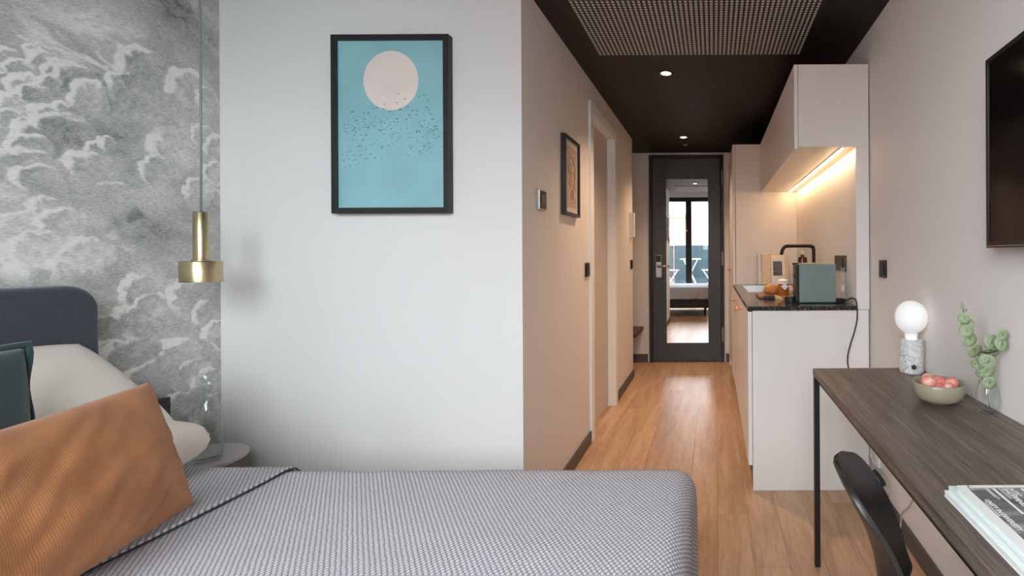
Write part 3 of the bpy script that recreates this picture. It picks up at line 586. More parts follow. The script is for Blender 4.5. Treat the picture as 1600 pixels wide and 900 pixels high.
MB().tube([(PX, PYp, 1.327), (PX + 0.0012, PYp, 1.7), (PX - 0.001, PYp, 2.2), (PX, PYp, ZR - 0.02)], 0.0034, 10).build('cable', mat('grey_textile_cable', lin((134, 140, 144)), 0.6), pd, 0, True)
MB().lathe((PX, PYp, ZR), [(0.05, 0.0), (0.05, -0.03), (0.006, -0.034)], 24).build('ceiling_cup', M['brass'], pd, 0, True)

# ------------------------------------------------------------------ bed
bed = thing('bed', 'upholstered bed with dark headboard and grey woven bedspread', 'bed', (-1.0, 0.72, 0))
BX0, BX1, BY0, BY1, BZ = -1.93, -0.055, 0.02, 1.455, 0.548
M['navy'] = mat('dark_blue_grey_fabric', lin((52, 56, 66)), 0.9, var=0.3, vscale=300, bump=0.5, bscale=700, sheen=0.3)
M['basef'] = mat('dark_bed_base_fabric', lin((58, 54, 54)), 0.9)
box('base', M['basef'], BX0, BX1 - 0.04, BY0 + 0.03, BY1 - 0.03, 0.16, 0.36, bed, 0.02)
box('mattress', mat('white_mattress', lin((225, 222, 216)), 0.85), BX0, BX1 - 0.03, BY0 + 0.02, BY1 - 0.02, 0.362, 0.53, bed, 0.04)
for (lx, ly) in [(-1.8, 0.15), (-1.8, 1.33), (-0.17, 0.15), (-0.17, 1.33)]:
    MB().tube([(lx, ly, 0.162), (lx, ly, 0.0)], [0.022, 0.014], 14).build('leg', M['black'], bed)
# headboard: slab with rounded upper corners
hb = MB(); prof = []
HY0, HY1, HZ, hr = -0.06, 1.515, 1.087, 0.075
def arc(cy_, cz_, a0, a1, n=10): return [(cy_ + hr*math.cos(R(a0 + (a1-a0)*k/n)), cz_ + hr*math.sin(R(a0 + (a1-a0)*k/n))) for k in range(n+1)]
prof = [(HY0, 0.12), (HY1 + 0.01, 0.12)] + arc(HY1 - hr, HZ - hr, 0, 90) + arc(HY0 + hr, HZ - hr, 90, 180)
n = len(prof); hb.add([(-1.905, a, b) for a, b in prof] + [(-1.985, a, b) for a, b in prof], [tuple(range(n)), tuple(range(2*n-1, n-1, -1))] + [(i, i + n, (i+1) % n + n, (i+1) % n) for i in range(n)])
o = hb.build('headboard', M['navy'], bed, 0.022, True, 4)
# bedspread draped over the mattress
m, N, L, p = node_mat('grey_woven_bedspread')
uvn = N.new('ShaderNodeUVMap'); uvn.uv_map = 'uv'
sx = N.new('ShaderNodeSeparateXYZ')
nzw = N.new('ShaderNodeTexNoise'); nzw.inputs['Scale'].default_value = 60; nzw.inputs['Detail'].default_value = 3
vm = N.new('ShaderNodeVectorMath'); vm.operation = 'MULTIPLY_ADD'; vm.inputs[1].default_value = (0.004, 0.004, 0.0)
L.new(uvn.outputs[0], nzw.inputs['Vector']); L.new(nzw.outputs['Color'], vm.inputs[0]); L.new(uvn.outputs[0], vm.inputs[2]); L.new(vm.outputs[0], sx.inputs[0])
def mth(op, a=None, b=None, va=None, vb=None):
    q = N.new('ShaderNodeMath'); q.operation = op
    if a is not None: L.new(a, q.inputs[0])
    elif va is not None: q.inputs[0].default_value = va
    if b is not None: L.new(b, q.inputs[1])
    elif vb is not None: q.inputs[1].default_value = vb
    return q.outputs[0]
u = mth('MULTIPLY', sx.outputs[0], vb=2*math.pi/0.0115); v = mth('MULTIPLY', sx.outputs[1], vb=2*math.pi/0.0155)
up = mth('ADD', u, v); um = mth('SUBTRACT', u, v)
w1 = mth('SINE', mth('MULTIPLY', up, vb=0.5)); w2 = mth('SINE', mth('MULTIPLY', um, vb=0.5))
wv = mth('MULTIPLY', mth('ABSOLUTE', w1), mth('ABSOLUTE', w2))
n3 = N.new('ShaderNodeTexNoise'); n3.inputs['Scale'].default_value = 420; n3.inputs['Detail'].default_value = 2; L.new(uvn.outputs[0], n3.inputs['Vector'])
mixv = mth('ADD', wv, mth('MULTIPLY', mth('SUBTRACT', n3.outputs[0], vb=0.5), vb=0.5))
rp = ramp(N, [(0.0, lin((122, 119, 125))), (0.2, lin((158, 155, 160))), (0.45, lin((188, 185, 189))), (0.85, lin((210, 207, 210)))])
L.new(mixv, rp.inputs[0]); L.new(rp.outputs[0], p.inputs['Base Color']); p.inputs['Roughness'].default_value = 0.95
b = N.new('ShaderNodeBump'); b.inputs['Strength'].default_value = 0.4; b.inputs['Distance'].default_value = 0.003
L.new(mixv, b.inputs['Height']); L.new(b.outputs[0], p.inputs['Normal']); M['weave'] = m
def drape(name, xa, xb, ya, yb, top, drop, r, nu, nv, sides, m, amp=0.004, seed=1):
    """cloth lying on a box top (xa..xb, ya..yb) and hanging down by drop on the given sides"""
    ex0 = drop if 'x0' in sides else 0; ex1 = drop if 'x1' in sides else 0; ey0 = drop if 'y0' in sides else 0; ey1 = drop if 'y1' in sides else 0
    us = np.linspace(xa - ex0, xb + ex1, nu); vs_ = np.linspace(ya - ey0, yb + ey1, nv)
    V = []; UV = []
    for b_ in vs_:
        for a_ in us:
            ix0 = xa + (r if ex0 else 0); ix1 = xb - (r if ex1 else 0); iy0 = ya + (r if ey0 else 0); iy1 = yb - (r if ey1 else 0)
            ox = max(ix0 - a_, 0) * -1 + max(a_ - ix1, 0); oy = max(iy0 - b_, 0) * -1 + max(b_ - iy1, 0)
            dd = math.hypot(ox, oy); qx, qy = min(max(a_, ix0), ix1), min(max(b_, iy0), iy1)
            nn = mnoise.noise(Vector((a_*4 + seed, b_*4, seed*3.1))) * amp + mnoise.noise(Vector((a_*11, b_*11 + seed, 1))) * amp * 0.4
            if dd > 1e-9:
                ang = min(dd / r, math.pi/2); hx = r * math.sin(ang); zz = top - r * (1 - math.cos(ang)) - max(0, min(dd, drop + r) - r*math.pi/2)
                fl = 0.012 * max(0, dd - r) / drop * math.sin(a_*23 + b_*19)
                V.append((qx + ox/dd*(hx + fl), qy + oy/dd*(hx + fl), zz + nn * (1 - ang/1.6)))
            else: V.append((qx, qy, top + nn))
            UV.append((a_, b_))
    mb = MB(); mb.v = V; mb.f = [(j*nu+i, j*nu+i+1, (j+1)*nu+i+1, (j+1)*nu+i) for j in range(nv-1) for i in range(nu-1)]
    o = mb.build(name, m, bed, 0, True)
    uvl = o.data.uv_layers.new(name='uv')
    lv = np.empty(len(o.data.loops), dtype=np.int32); o.data.loops.foreach_get('vertex_index', lv)
    uvl.data.foreach_set('uv', np.array(UV, dtype=np.float32)[lv].ravel())
    so = o.modifiers.new('solid', 'SOLIDIFY'); so.thickness = 0.008; so.offset = -1
    return o
drape('bedspread', -1.66, BX1, BY0, BY1, BZ, 0.19, 0.06, 150, 130, ('x1', 'y0', 'y1'), M['weave'])
fl = drape('folded_flap', -1.62, -1.232, BY0 - 0.002, BY1 + 0.004, BZ + 0.0125, 0.19, 0.062, 50, 130, ('y0', 'y1'), M['weave'], seed=1)
MB().tube(smooth_path([(-1.229, y_, BZ + 0.006 + 0.002 * math.sin(y_ * 9)) for y_ in np.linspace(BY0 + 0.05, BY1 - 0.045, 14)] + [(-1.229, BY1 - 0.012, BZ - 0.02), (-1.229, BY1 + 0.006, BZ - 0.07)], 4), 0.0019, 6).build('hem_shadow', mat('hem_shadow_dark', lin((52, 50, 56)), 0.9), bed, 0, True)  # dark line laid along the fold for the shadow under its hem

# ------------------------------------------------------------------ cushions
def cushion(name, lb, cat, W, Hh, T, m, right_bottom, right_top, leftdir, n=(44, 30), pinch=0.05, rc=0.0, sag=0.0, seed=1, wr=0.006, flange=0.0, pw_=0.42, group=None):
    """pillow given by its right edge (bottom, top corner) and the direction of its bottom edge to the left"""
    rb_, rt_ = Vector(right_bottom), Vector(right_top); v = (rt_ - rb_).normalized(); u = Vector(leftdir).normalized()
    nrm = u.cross(v).normalized()
    c = rb_ + v * Hh / 2 + u * W / 2
    mb = MB(); nu, nv = n
    def side(sg):
        def fn(a, b):
            U, Vv = a * 2 - 1, b * 2 - 1
            ed = (1 - abs(U)**2.4) * (1 - abs(Vv)**2.4); t = T / 2 * max(ed, 0) ** pw_
            pu = U * (1 - pinch * (1 - Vv * Vv) - rc * Vv**4); pv = Vv * (1 - pinch * (1 - U * U) - rc * U**4) - sag * (1 - U*U) * (1 if Vv > 0 else 0) * Vv
            w_ = mnoise.noise(Vector((U*3 + seed, Vv*2.3, seed))) * wr + mnoise.noise(Vector((U*7 + Vv*5, Vv*1.5 - U*2, seed*2.3))) * wr * 0.6
            crease = max(0, mnoise.noise(Vector((U*2.2 + Vv*3.2 + seed, Vv*0.9 - U*1.0, 4.1)))) * wr * 1.4
            e2 = min(1, ed * 5)
            q = u * (pu * W / 2) + v * (pv * Hh / 2) + nrm * (sg * t + (w_ - crease) * e2 * (1 if sg > 0 else 0.3))
            return q
        return fn
    mb.grid(side(1), nu, nv); mb.grid(side(-1), nu, nv)
    k = (nu + 1) * (nv + 1); mb.f = [f if max(f) < k else tuple(reversed(f)) for f in mb.f]
    o = mb.build(name, m, None, 0, True, off=(0, 0, 0))
    bm = bmesh.new(); bm.from_mesh(o.data); bmesh.ops.remove_doubles(bm, verts=bm.verts, dist=0.0004); bmesh.ops.recalc_face_normals(bm, faces=bm.faces); bm.to_mesh(o.data); bm.free()
    aa = o.data.attributes.new('across', 'FLOAT', 'POINT'); aa.data.foreach_set('value', [vv_.co.dot(u) for vv_ in o.data.vertices])
    o.location = c; tag(o, lb, cat, group); WORLD[o.name] = c
    if flange > 0:
        fm = MB(); P = []
        for k in range(80):
            tt = k / 80 * 4; e, q = int(tt), tt - int(tt)
            U, Vv = [(-1 + 2*q, -1), (1, -1 + 2*q), (1 - 2*q, 1), (-1, 1 - 2*q)][e]
            pu = U * (1 - pinch * (1 - Vv*Vv)); pv = Vv * (1 - pinch * (1 - U*U))
            P.append(c + u * pu * (W/2 + flange * 0.4) + v * pv * (Hh/2 + flange * 0.4) + nrm * 0.004 * math.sin(k * 0.9))
        P.append(P[0]); fm.tube(P, flange, 8, False)
        fm.build('edge_roll', m, o, 0, True)
    uvs = None
    return o, u, v, nrm, c
def corduroy():
    m, N, L, p = node_mat('orange_corduroy')
    tc = N.new('ShaderNodeTexCoord'); at_ = N.new('ShaderNodeAttribute'); at_.attribute_name = 'across'
    q1 = N.new('ShaderNodeMath'); q1.operation = 'MULTIPLY'; q1.inputs[1].default_value = 2 * math.pi / 0.0042; L.new(at_.outputs['Fac'], q1.inputs[0])
    q2 = N.new('ShaderNodeMath'); q2.operation = 'SINE'; L.new(q1.outputs[0], q2.inputs[0])
    wv = N.new('ShaderNodeMath'); wv.operation = 'MULTIPLY_ADD'; wv.inputs[1].default_value = 0.5; wv.inputs[2].default_value = 0.5; L.new(q2.outputs[0], wv.inputs[0])
    nz = N.new('ShaderNodeTexNoise'); nz.inputs['Scale'].default_value = 9; nz.inputs['Detail'].default_value = 6; L.new(tc.outputs['Object'], nz.inputs['Vector'])
    r1 = ramp(N, [(0.3, lin((160, 102, 56))), (0.5, lin((174, 114, 66))), (0.72, lin((187, 127, 77)))]); L.new(nz.outputs[0], r1.inputs[0])
    r2 = ramp(N, [(0.0, (0.80, 0.79, 0.78)), (0.6, (1, 1, 1))]); L.new(wv.outputs[0], r2.inputs[0])
    mx = N.new('ShaderNodeMix'); mx.data_type = 'RGBA'; mx.blend_type = 'MULTIPLY'; mx.inputs[0].default_value = 1; L.new(r1.outputs[0], mx.inputs[6]); L.new(r2.outputs[0], mx.inputs[7])
    L.new(mx.outputs[2], p.inputs['Base Color']); p.inputs['Roughness'].default_value = 0.9; p.inputs['Sheen Weight'].default_value = 0.12
    b = N.new('ShaderNodeBump'); b.inputs['Strength'].default_value = 0.2; b.inputs['Distance'].default_value = 0.001; L.new(wv.outputs[0], b.inputs['Height']); L.new(b.outputs[0], p.inputs['Normal'])
    return m
M['linen'] = mat('white_pillow_cotton', lin((226, 216, 206)), 0.9, bump=0.1, bscale=30)
cushion('pillow', 'white pillow lying flat at the far side of the bed head', 'pillow', 0.66, 0.42, 0.165, M['linen'], (-1.415, 1.43, 0.650), (-1.845, 1.43, 0.655), (0, -1, 0), pinch=0.0, rc=0.12, seed=3, wr=0.012, pw_=0.30)
cushion('pillow', 'white pillow propped upright against the dark headboard', 'pillow', 0.66, 0.42, 0.13, M['linen'], (-1.56, 1.44, 0.66), (-1.872, 1.452, 0.905), (0, -1, 0.0), pinch=0.01, rc=0.03, seed=8, wr=0.010, pw_=0.45)
cushion('cushion', 'dark green velvet cushion with rolled edge behind the orange one', 'cushion', 0.42, 0.40, 0.11, mat('dark_green_velvet', lin((28, 54, 55)), 0.85, var=0.25, vscale=8, sheen=0.25), (-1.495, 1.08, 0.577), (-1.53, 1.08, 0.974), (0.08, -1, 0), pinch=0.05, seed=5, flange=0.008)
oc = cushion('cushion', 'large orange corduroy cushion leaning at the front of the bed', 'cushion', 0.56, 0.312, 0.12, corduroy(), (-1.250, 1.168, 0.576), (-1.331, 1.146, 0.879), (0.27, -0.963, 0.0), n=(90, 56), pinch=0.04, seed=2, wr=0.015, pw_=0.5)

# ------------------------------------------------------------------ side table, carafe, socket
st = thing('side_table', 'small round grey side table in the corner behind the bed', 'side table', (-1.842, 1.71, 0))
m_st = mat('grey_table_lacquer', lin((176, 170, 166)), 0.5)
MB().lathe((-1.842, 1.71, 0), [(0.147, 0.445), (0.150, 0.448), (0.150, 0.458), (0.147, 0.460)], 48).build('table_top', m_st, st, 0, False)
MB().tube([(-1.842, 1.71, 0.445), (-1.842, 1.71, 0.012)], 0.014, 14).build('leg', m_st, st, 0, True)
MB().lathe((-1.842, 1.71, 0), [(0.11, 0), (0.11, 0.01), (0.02, 0.014)], 40).build('foot', m_st, st)
CFX, CFY = (323 - CX) / (F / 1.70), 1.70
cf = thing('carafe', 'clear glass water carafe with ribbed body on the side table', 'carafe', (CFX, CFY, 0.460))
cc = (CFX, CFY, 0.4605)
MB().lathe(cc, [(0.036, 0), (0.039, 0.006), (0.039, 0.165), (0.036, 0.185), (0.027, 0.203), (0.023, 0.215), (0.023, 0.265), (0.026, 0.273), (0.024, 0.273), (0.021, 0.265), (0.021, 0.213), (0.025, 0.2), (0.035, 0.18), (0.037, 0.01), (0.002, 0.008)], 48, True, False, wob=lambda a: 0.012 * math.sin(24 * a)).build('bottle_body', M['glass'], cf, 0, True)
MB().lathe(cc, [(0.0355, 0.011), (0.0355, 0.12), (0.002, 0.12)], 32, True, False).build('water', glass_mat('water', (0.985, 0.99, 0.988), 0.0, 0.01, 0.2), cf, 0, True)
MB().lathe(cc, [(0.026, 0.250), (0.0285, 0.252), (0.0285, 0.305), (0.026, 0.307), (0.0255, 0.305), (0.0255, 0.276)], 40, False, False).build('drinking_glass_lid', M['glass'], cf, 0, True)
plate('wall_socket', 'black socket on the cloud wallpaper beside the headboard', (XW + 0.0005, 1.735, 0.615), 1, M['blackpl'], 0.09, 0.09, cat='socket')

# ------------------------------------------------------------------ desk
DZT = 0.738; DX0 = 0.372; DYF = 1.836; DYN = 0.20
dk = thing('desk', 'long dark wood desk with black metal legs along the right wall', 'desk', (0.57, 1.0, 0))
box('desk_top', M['desk'], DX0, XR - 0.002, DYN, DYF, DZT - 0.026, DZT, dk, 0.001)
fmb = MB().box(DX0+0.02, DX0+0.05, DYN+0.02, DYF-0.02, DZT-0.056, DZT-0.0265).box(XR-0.04, XR-0.012, DYN+0.02, DYF-0.02, DZT-0.056, DZT-0.0265).box(DX0+0.05, XR-0.04, DYF-0.04, DYF-0.015, DZT-0.056, DZT-0.0265)
fmb.build('under_frame', M['black'], dk)
for (lx, ly) in [(DX0 + 0.0012, DYF - 0.022), (DX0 + 0.0012, DYN + 0.002)]:
    box('leg', M['black'], lx, lx + 0.02, ly, ly + 0.02, 0, DZT - 0.0262, dk, 0.001)
# lamp
m, N, L, p = node_mat('grey_white_marble')
tc = N.new('ShaderNodeTexCoord'); n1 = N.new('ShaderNodeTexNoise'); n1.inputs['Scale'].default_value = 15; n1.inputs['Detail'].default_value = 8; n1.inputs['Distortion'].default_value = 2.5
L.new(tc.outputs['Object'], n1.inputs['Vector'])
rp = ramp(N, [(0.34, lin((186, 184, 184))), (0.45, lin((224, 221, 217))), (0.50, lin((168, 166, 166))), (0.55, lin((228, 225, 221))), (0.7, lin((202, 199, 197)))])
L.new(n1.outputs[0], rp.inputs[0]); L.new(rp.outputs[0], p.inputs['Base Color']); p.inputs['Roughness'].default_value = 0.35
lc = (0.7195, 1.775, DZT)
lp = thing('table_lamp', 'table lamp with white globe bulb on a grey marble cylinder', 'table lamp', lc)
MB().lathe(lc, [(0.039, 0.0), (0.039, 0.003), (0.0415, 0.004), (0.0420, 0.006), (0.0420, 0.117), (0.0405, 0.119), (0.002, 0.1195)], 48).build('base', m, lp, 0, False)
MB().lathe(lc, [(0.021, 0.119), (0.0215, 0.128)] + [(0.0575*math.sin(R(a)), 0.199 - 0.0612*math.cos(R(a))) for a in range(24, 181, 6)], 48, False, True).build('globe_bulb', mat('opal_glass', lin((244, 243, 241)), 0.12, emit=(1, 0.97, 0.93), estr=0.12), lp, 0, True)
MB().tube([(lc[0] - 0.008, lc[1] - 0.0405, DZT + 0.026), (lc[0] - 0.008, lc[1] - 0.0455, DZT + 0.026)], 0.0085, 20).build('dimmer_button', mat('bronze_button', lin((110, 98, 84)), 0.35, 0.8), lp)
# bowl
bc = (0.649, 1.41, DZT)
bw = thing('bowl', 'olive beige ceramic bowl of pink peaches on the desk', 'bowl', bc)
MB().lathe(bc, [(0.034, 0.0), (0.036, 0.004), (0.040, 0.006), (0.056, 0.010), (0.0665, 0.020), (0.0705, 0.034), (0.0712, 0.058), (0.0695, 0.061), (0.0675, 0.060), (0.067, 0.044), (0.062, 0.028), (0.05, 0.017), (0.002, 0.013)], 56).build('bowl_body', mat('olive_glaze', lin((152, 142, 122)), 0.28, var=0.05, vscale=12, coat=0.3), bw, 0, True)
# peaches
def peach(name, lb, dx, dy, dz, r, rot, hue):
    c = (bc[0] + dx, bc[1] + dy, bc[2] + dz)
    m, N, L, p = node_mat('peach_skin'); tc = N.new('ShaderNodeTexCoord')
    gx = N.new('ShaderNodeTexNoise'); gx.inputs['Scale'].default_value = 30; gx.inputs['Detail'].default_value = 3
    mpp = N.new('ShaderNodeMapping'); mpp.inputs['Location'].default_value = (hue, hue * 2, 0)
    L.new(tc.outputs['Object'], mpp.inputs[0]); L.new(mpp.outputs[0], gx.inputs['Vector'])
    rp = ramp(N, [(0.3, lin((212, 104, 100))), (0.5, lin((226, 140, 130))), (0.68, lin((238, 196, 168)))]); L.new(gx.outputs[0], rp.inputs[0])
    L.new(rp.outputs[0], p.inputs['Base Color']); p.inputs['Roughness'].default_value = 0.55
    def wob(a): return -0.10 * max(0, math.cos(a - rot)) ** 16
    o = MB().lathe((0, 0, 0), [(max(0.0008, r * math.sin(R(a)) * (1 if a < 150 else 1)), -r * math.cos(R(a)) * 0.92 - (0.1 * r if a > 165 else 0)) for a in range(0, 181, 10)], 24, wob=wob).build(name, m, None, 0, True)
    o.location = c; o.rotation_euler = (math.sin(rot * 3) * 0.6, math.cos(rot * 2) * 0.5, rot); tag(o, lb, 'peach', 'peaches in the bowl')
peach('peach', 'largest pink peach at the left side of the bowl', -0.030, -0.004, 0.058, 0.0215, 0.4, 1.0)
peach('peach', 'pale topped peach at the back left of the bowl', -0.018, 0.026, 0.060, 0.019, 1.7, 2.2)
peach('peach', 'yellowish peach in the middle of the bowl', 0.010, 0.015, 0.055, 0.0185, 2.5, 3.5)
peach('peach', 'deep pink peach at the front middle of the bowl', -0.010, -0.032, 0.046, 0.0175, 3.3, 4.1)
peach('peach', 'rosy peach at the front right of the bowl', 0.016, -0.028, 0.047, 0.018, 4.6, 5.7)
peach('peach', 'round pink peach at the right side of the bowl', 0.041, 0.002, 0.054, 0.019, 5.2, 6.9)
peach('peach', 'red peach between the left and middle peaches', -0.012, -0.005, 0.038, 0.017, 0.9, 8.0)
# vase with eucalyptus
VY = 1.305; vc = ((1540 - CX) / (F / 1.325), 1.318, DZT)
vs = thing('vase', 'small clear glass vase beside the bowl', 'vase', vc)
MB().lathe(vc, [(0.017, 0.0), (0.024, 0.003), (0.0295, 0.014), (0.0315, 0.032), (0.0295, 0.055), (0.0245, 0.073), (0.0215, 0.085), (0.022, 0.088), (0.0205, 0.088), (0.0228, 0.073), (0.0275, 0.055), (0.0292, 0.033), (0.0275, 0.018), (0.02, 0.009), (0.002, 0.007)], 40, True, False).build('vase_body', M['glass'], vs, 0, True)
eu = thing('eucalyptus_branch', 'green round leaved eucalyptus sprigs standing in the glass vase', 'plant', (vc[0], vc[1], DZT + 0.012))
m_leaf = mat('eucalyptus_leaf', lin((150, 164, 128)), 0.55, var=0.14, vscale=25)
m_stem = mat('eucalyptus_stem', lin((132, 126, 92)), 0.6)
zp = lambda a, b, dy=0: px(1370 + a / 3.913, 440 + b / 3.913, VY + dy)
def stemobj(pts, r):
    MB().tube(smooth_path(pts, 6), r, 8).build('stem', m_stem, eu, 0, True)
base_pt = Vector((vc[0] + 0.004, vc[1], DZT + 0.014))
stemobj([base_pt, zp(640, 600), zp(610, 480, -0.003), zp(575, 380, -0.006), zp(545, 260, -0.004), zp(520, 150, 0), zp(517, 130)], 0.0014)
stemobj([base_pt + Vector((0.003, 0.004, 0)), zp(668, 600, 0.003), zp(672, 520), zp(690, 430, -0.012), zp(730, 370, -0.03), zp(765, 335, -0.038)], 0.0014)
rl = random.Random(11)
leaves = [(517,150,13,'f'),(540,175,11,'f'),(530,222,31,'f'),(552,258,34,'f'),(546,300,36,'f'),(561,355,42,'f'),(593,422,43,'f'),(500,305,24,'s'),(508,268,16,'s'),(602,503,26,'s'),(492,233,9,'s'),(628,560,26,'s'),
          (762,327,36,'f'),(756,380,43,'f'),(694,366,42,'f'),(735,405,36,'t'),(688,420,44,'t'),(690,452,44,'t'),(673,490,45,'f'),(668,553,41,'f'),(680,617,41,'f'),(650,470,30,'s')]
for k, (a, b, r, kind) in enumerate(leaves):
    dy = rl.uniform(-0.010, 0.006) - (0.008 if kind == 'f' else 0) - (0.03 if a > 725 else (0.015 if a > 640 else 0))
    c = zp(a, b, dy); rr = r / 3.913 / (F / VY) * 1.12
    tilt = {'f': rl.uniform(-0.25, 0.3), 's': rl.uniform(-0.2, 0.2), 't': 1.05}[kind]; yaw = {'f': rl.uniform(-0.35, 0.35), 's': 1.1 * (1 if a < 600 else -1), 't': rl.uniform(-0.2, 0.2)}[kind]
    mb = MB(); nn = 20; vv = []; ff = []
    for ring, q in enumerate((0.0, 0.5, 1.0)):
        for j in range(nn):
            an = 2*math.pi*j/nn; rx_ = rr * q * (1 + 0.05 * math.cos(an * 2)) ; vv.append((rx_ * math.cos(an), -0.10 * rr * q * q + 0.03 * rr * math.cos(an*2) * q, rx_ * math.sin(an) * 0.94 + (0.06 * rr if (j == 5 and ring == 2) else 0)))
    for ring in range(2):
        for j in range(nn):
            j2 = (j + 1) % nn; ff.append((ring*nn+j, ring*nn+j2, (ring+1)*nn+j2, (ring+1)*nn+j))
    mb.add(vv, ff); o = mb.build('leaf', m_leaf, eu, 0, True, off=(0, 0, 0))
    o.location = c - Vector(eu.location); o.rotation_euler = (tilt, rl.uniform(-0.5, 0.5), yaw)
    so = o.modifiers.new('s', 'SOLIDIFY'); so.thickness = 0.0006
# magazines
m_page = mat('page_edges', lin((222, 226, 222)), 0.7, var=0.05, vscale=3, stretch=(1, 1, 900))
def magazine(lb, x0, x1, y0, y1, z0, z1, cover):
    t = thing('magazine', lb, 'magazine', ((x0 + x1) / 2, (y0 + y1) / 2, z0), group='magazines on the desk')
    box('pages', m_page, x0 + 0.001, x1 - 0.001, y0 + 0.001, y1 - 0.001, z0 + 0.0006, z1 - 0.0006, t)
    cov = MB().box(x0, x1, y0, y1, z1 - 0.0006, z1).box(x0, x1, y0, y1, z0, z0 + 0.0006).build('cover', cover, t)
    return t, cov
m_cov = mat('white_cover', lin((232, 230, 226)), 0.4)
magazine('pale magazine at the bottom of the stack on the desk', 0.408, 0.70, 0.62, 0.866, DZT, DZT + 0.010, m_cov)
magazine('pale green edged magazine in the middle of the stack', 0.413, 0.702, 0.615, 0.862, DZT + 0.0102, DZT + 0.0195, mat('pale_green_cover', lin((214, 226, 220)), 0.4))
MT = DZT + 0.030
mg, cov = magazine('magazine with black and white cover photo on top of the stack', 0.4186, 0.705, 0.605, 0.842, DZT + 0.0197, MT, m_cov)
m, N, L, p = node_mat('black_white_cover_photo')
tc = N.new('ShaderNodeTexCoord'); mp = N.new('ShaderNodeMapping'); mp.inputs['Rotation'].default_value = (0, 0, R(-40)); mp.inputs['Scale'].default_value = (1.2, 5, 1)
n1 = N.new('ShaderNodeTexNoise'); n1.inputs['Scale'].default_value = 6; n1.inputs['Detail'].default_value = 4; n1.inputs['Distortion'].default_value = 1.0
L.new(tc.outputs['Object'], mp.inputs[0]); L.new(mp.outputs[0], n1.inputs['Vector'])
rp = ramp(N, [(0.35, lin((72, 71, 70))), (0.5, lin((108, 106, 104))), (0.7, lin((168, 166, 163)))]); L.new(n1.outputs[0], rp.inputs[0]); L.new(rp.outputs[0], p.inputs['Base Color']); p.inputs['Roughness'].default_value = 0.35
box('cover_photo', m, 0.4325, 0.695, 0.615, 0.832, MT, MT + 0.0003, cov)
m_txt = mat('white_lettering', lin((240, 238, 234)), 0.5)
def text(body, x, y, size, name='lettering', m=None, sx=1.0):
    cu_ = bpy.data.curves.new(name, 'FONT'); cu_.body = body; cu_.size = size; cu_.extrude = 0.00008; cu_.offset = size * 0.018
    tmp = bpy.data.objects.new(name + '_curve', cu_); COL.objects.link(tmp); bpy.context.view_layer.update()
    me_ = bpy.data.meshes.new_from_object(tmp.evaluated_get(bpy.context.evaluated_depsgraph_get())); bpy.data.objects.remove(tmp)
    o = bpy.data.objects.new(name, me_); COL.objects.link(o); o.parent = cov; me_.materials.clear(); me_.materials.append(m or m_txt)
    o.location = Vector((x, y, MT + 0.0005)) - WORLD[cov.name]; o.rotation_euler = (0, 0, R(-90)); o.scale = (sx, 1, 1); return o
text('UNITY IN DIVERSITY', 0.4385, 0.792, 0.0118, sx=0.82)
text('SHOPPING', 0.488, 0.829, 0.0135, sx=0.92)
text('NTC', 0.499, 0.829, 0.0135, sx=0.92)
for (xa, ya, yb, h_) in [(0.4722, 0.829, 0.748, 0.0042), (0.4632, 0.829, 0.792, 0.0016), (0.4605, 0.829, 0.80, 0.0012), (0.4318 + 0.0025, 0.784, 0.742, 0.0014), (0.4835, 0.829, 0.795, 0.0014), (0.520, 0.829, 0.79, 0.005)]:
    box('text_line', m_txt, xa, xa + h_, yb, ya, MT + 0.0003, MT + 0.0005, cov)
box('masthead_mark', M['black'], 0.4345, 0.438, 0.835, 0.839, MT, MT + 0.0002, cov)

# ------------------------------------------------------------------ TV
tv = thing('television', 'black flat screen television on the right wall above the desk', 'television', (0.722, 1.288, 1.183), R(-3.0))
# local frame: -y towards the camera, +x to the wall
def tvb(name, m, *a, bevel=0.0, parent=None): return MB().box(*a).build(name, m, parent or tv, bevel, off=(0, 0, 0))
TW, TH = 0.88, 0.496
tvb('housing', M['blackpl'], 0.008, 0.045, -TW + 0.02, -0.02, 0.03, TH - 0.03, bevel=0.006)
for nm, a in [('bezel', (0.0, 0.012, -TW, -0.0, TH - 0.012, TH)), ('bezel', (0.0, 0.012, -TW, 0.0, 0.0, 0.016)), ('bezel', (0.0, 0.012, -0.012, 0.0, 0.016, TH - 0.012)), ('bezel', (0.0, 0.012, -TW, -TW + 0.012, 0.016, TH - 0.012))]:
    tvb(nm, mat('tv_bezel', lin((26, 24, 24)), 0.35) if 'tv_bezel' not in bpy.data.materials else bpy.data.materials['tv_bezel'], *a, bevel=0.0008)
tvb('screen', mat('tv_screen', lin((14, 12, 12)), 0.12, spec=0.35), 0.003, 0.009, -TW + 0.012, -0.012, 0.016, TH - 0.012)
tvb('chrome_strip', M['steel'], -0.0004, 0.001, -TW, 0.0, 0.004, 0.006)
tvb('standby_mark', mat('red_mark', lin((190, 60, 50)), 0.5), -0.001, 0.0, -0.035, -0.028, 0.002, 0.005)
tvb('wall_bracket', M['black'], 0.0452, 0.0535, -0.56, -0.34, 0.12, 0.36)

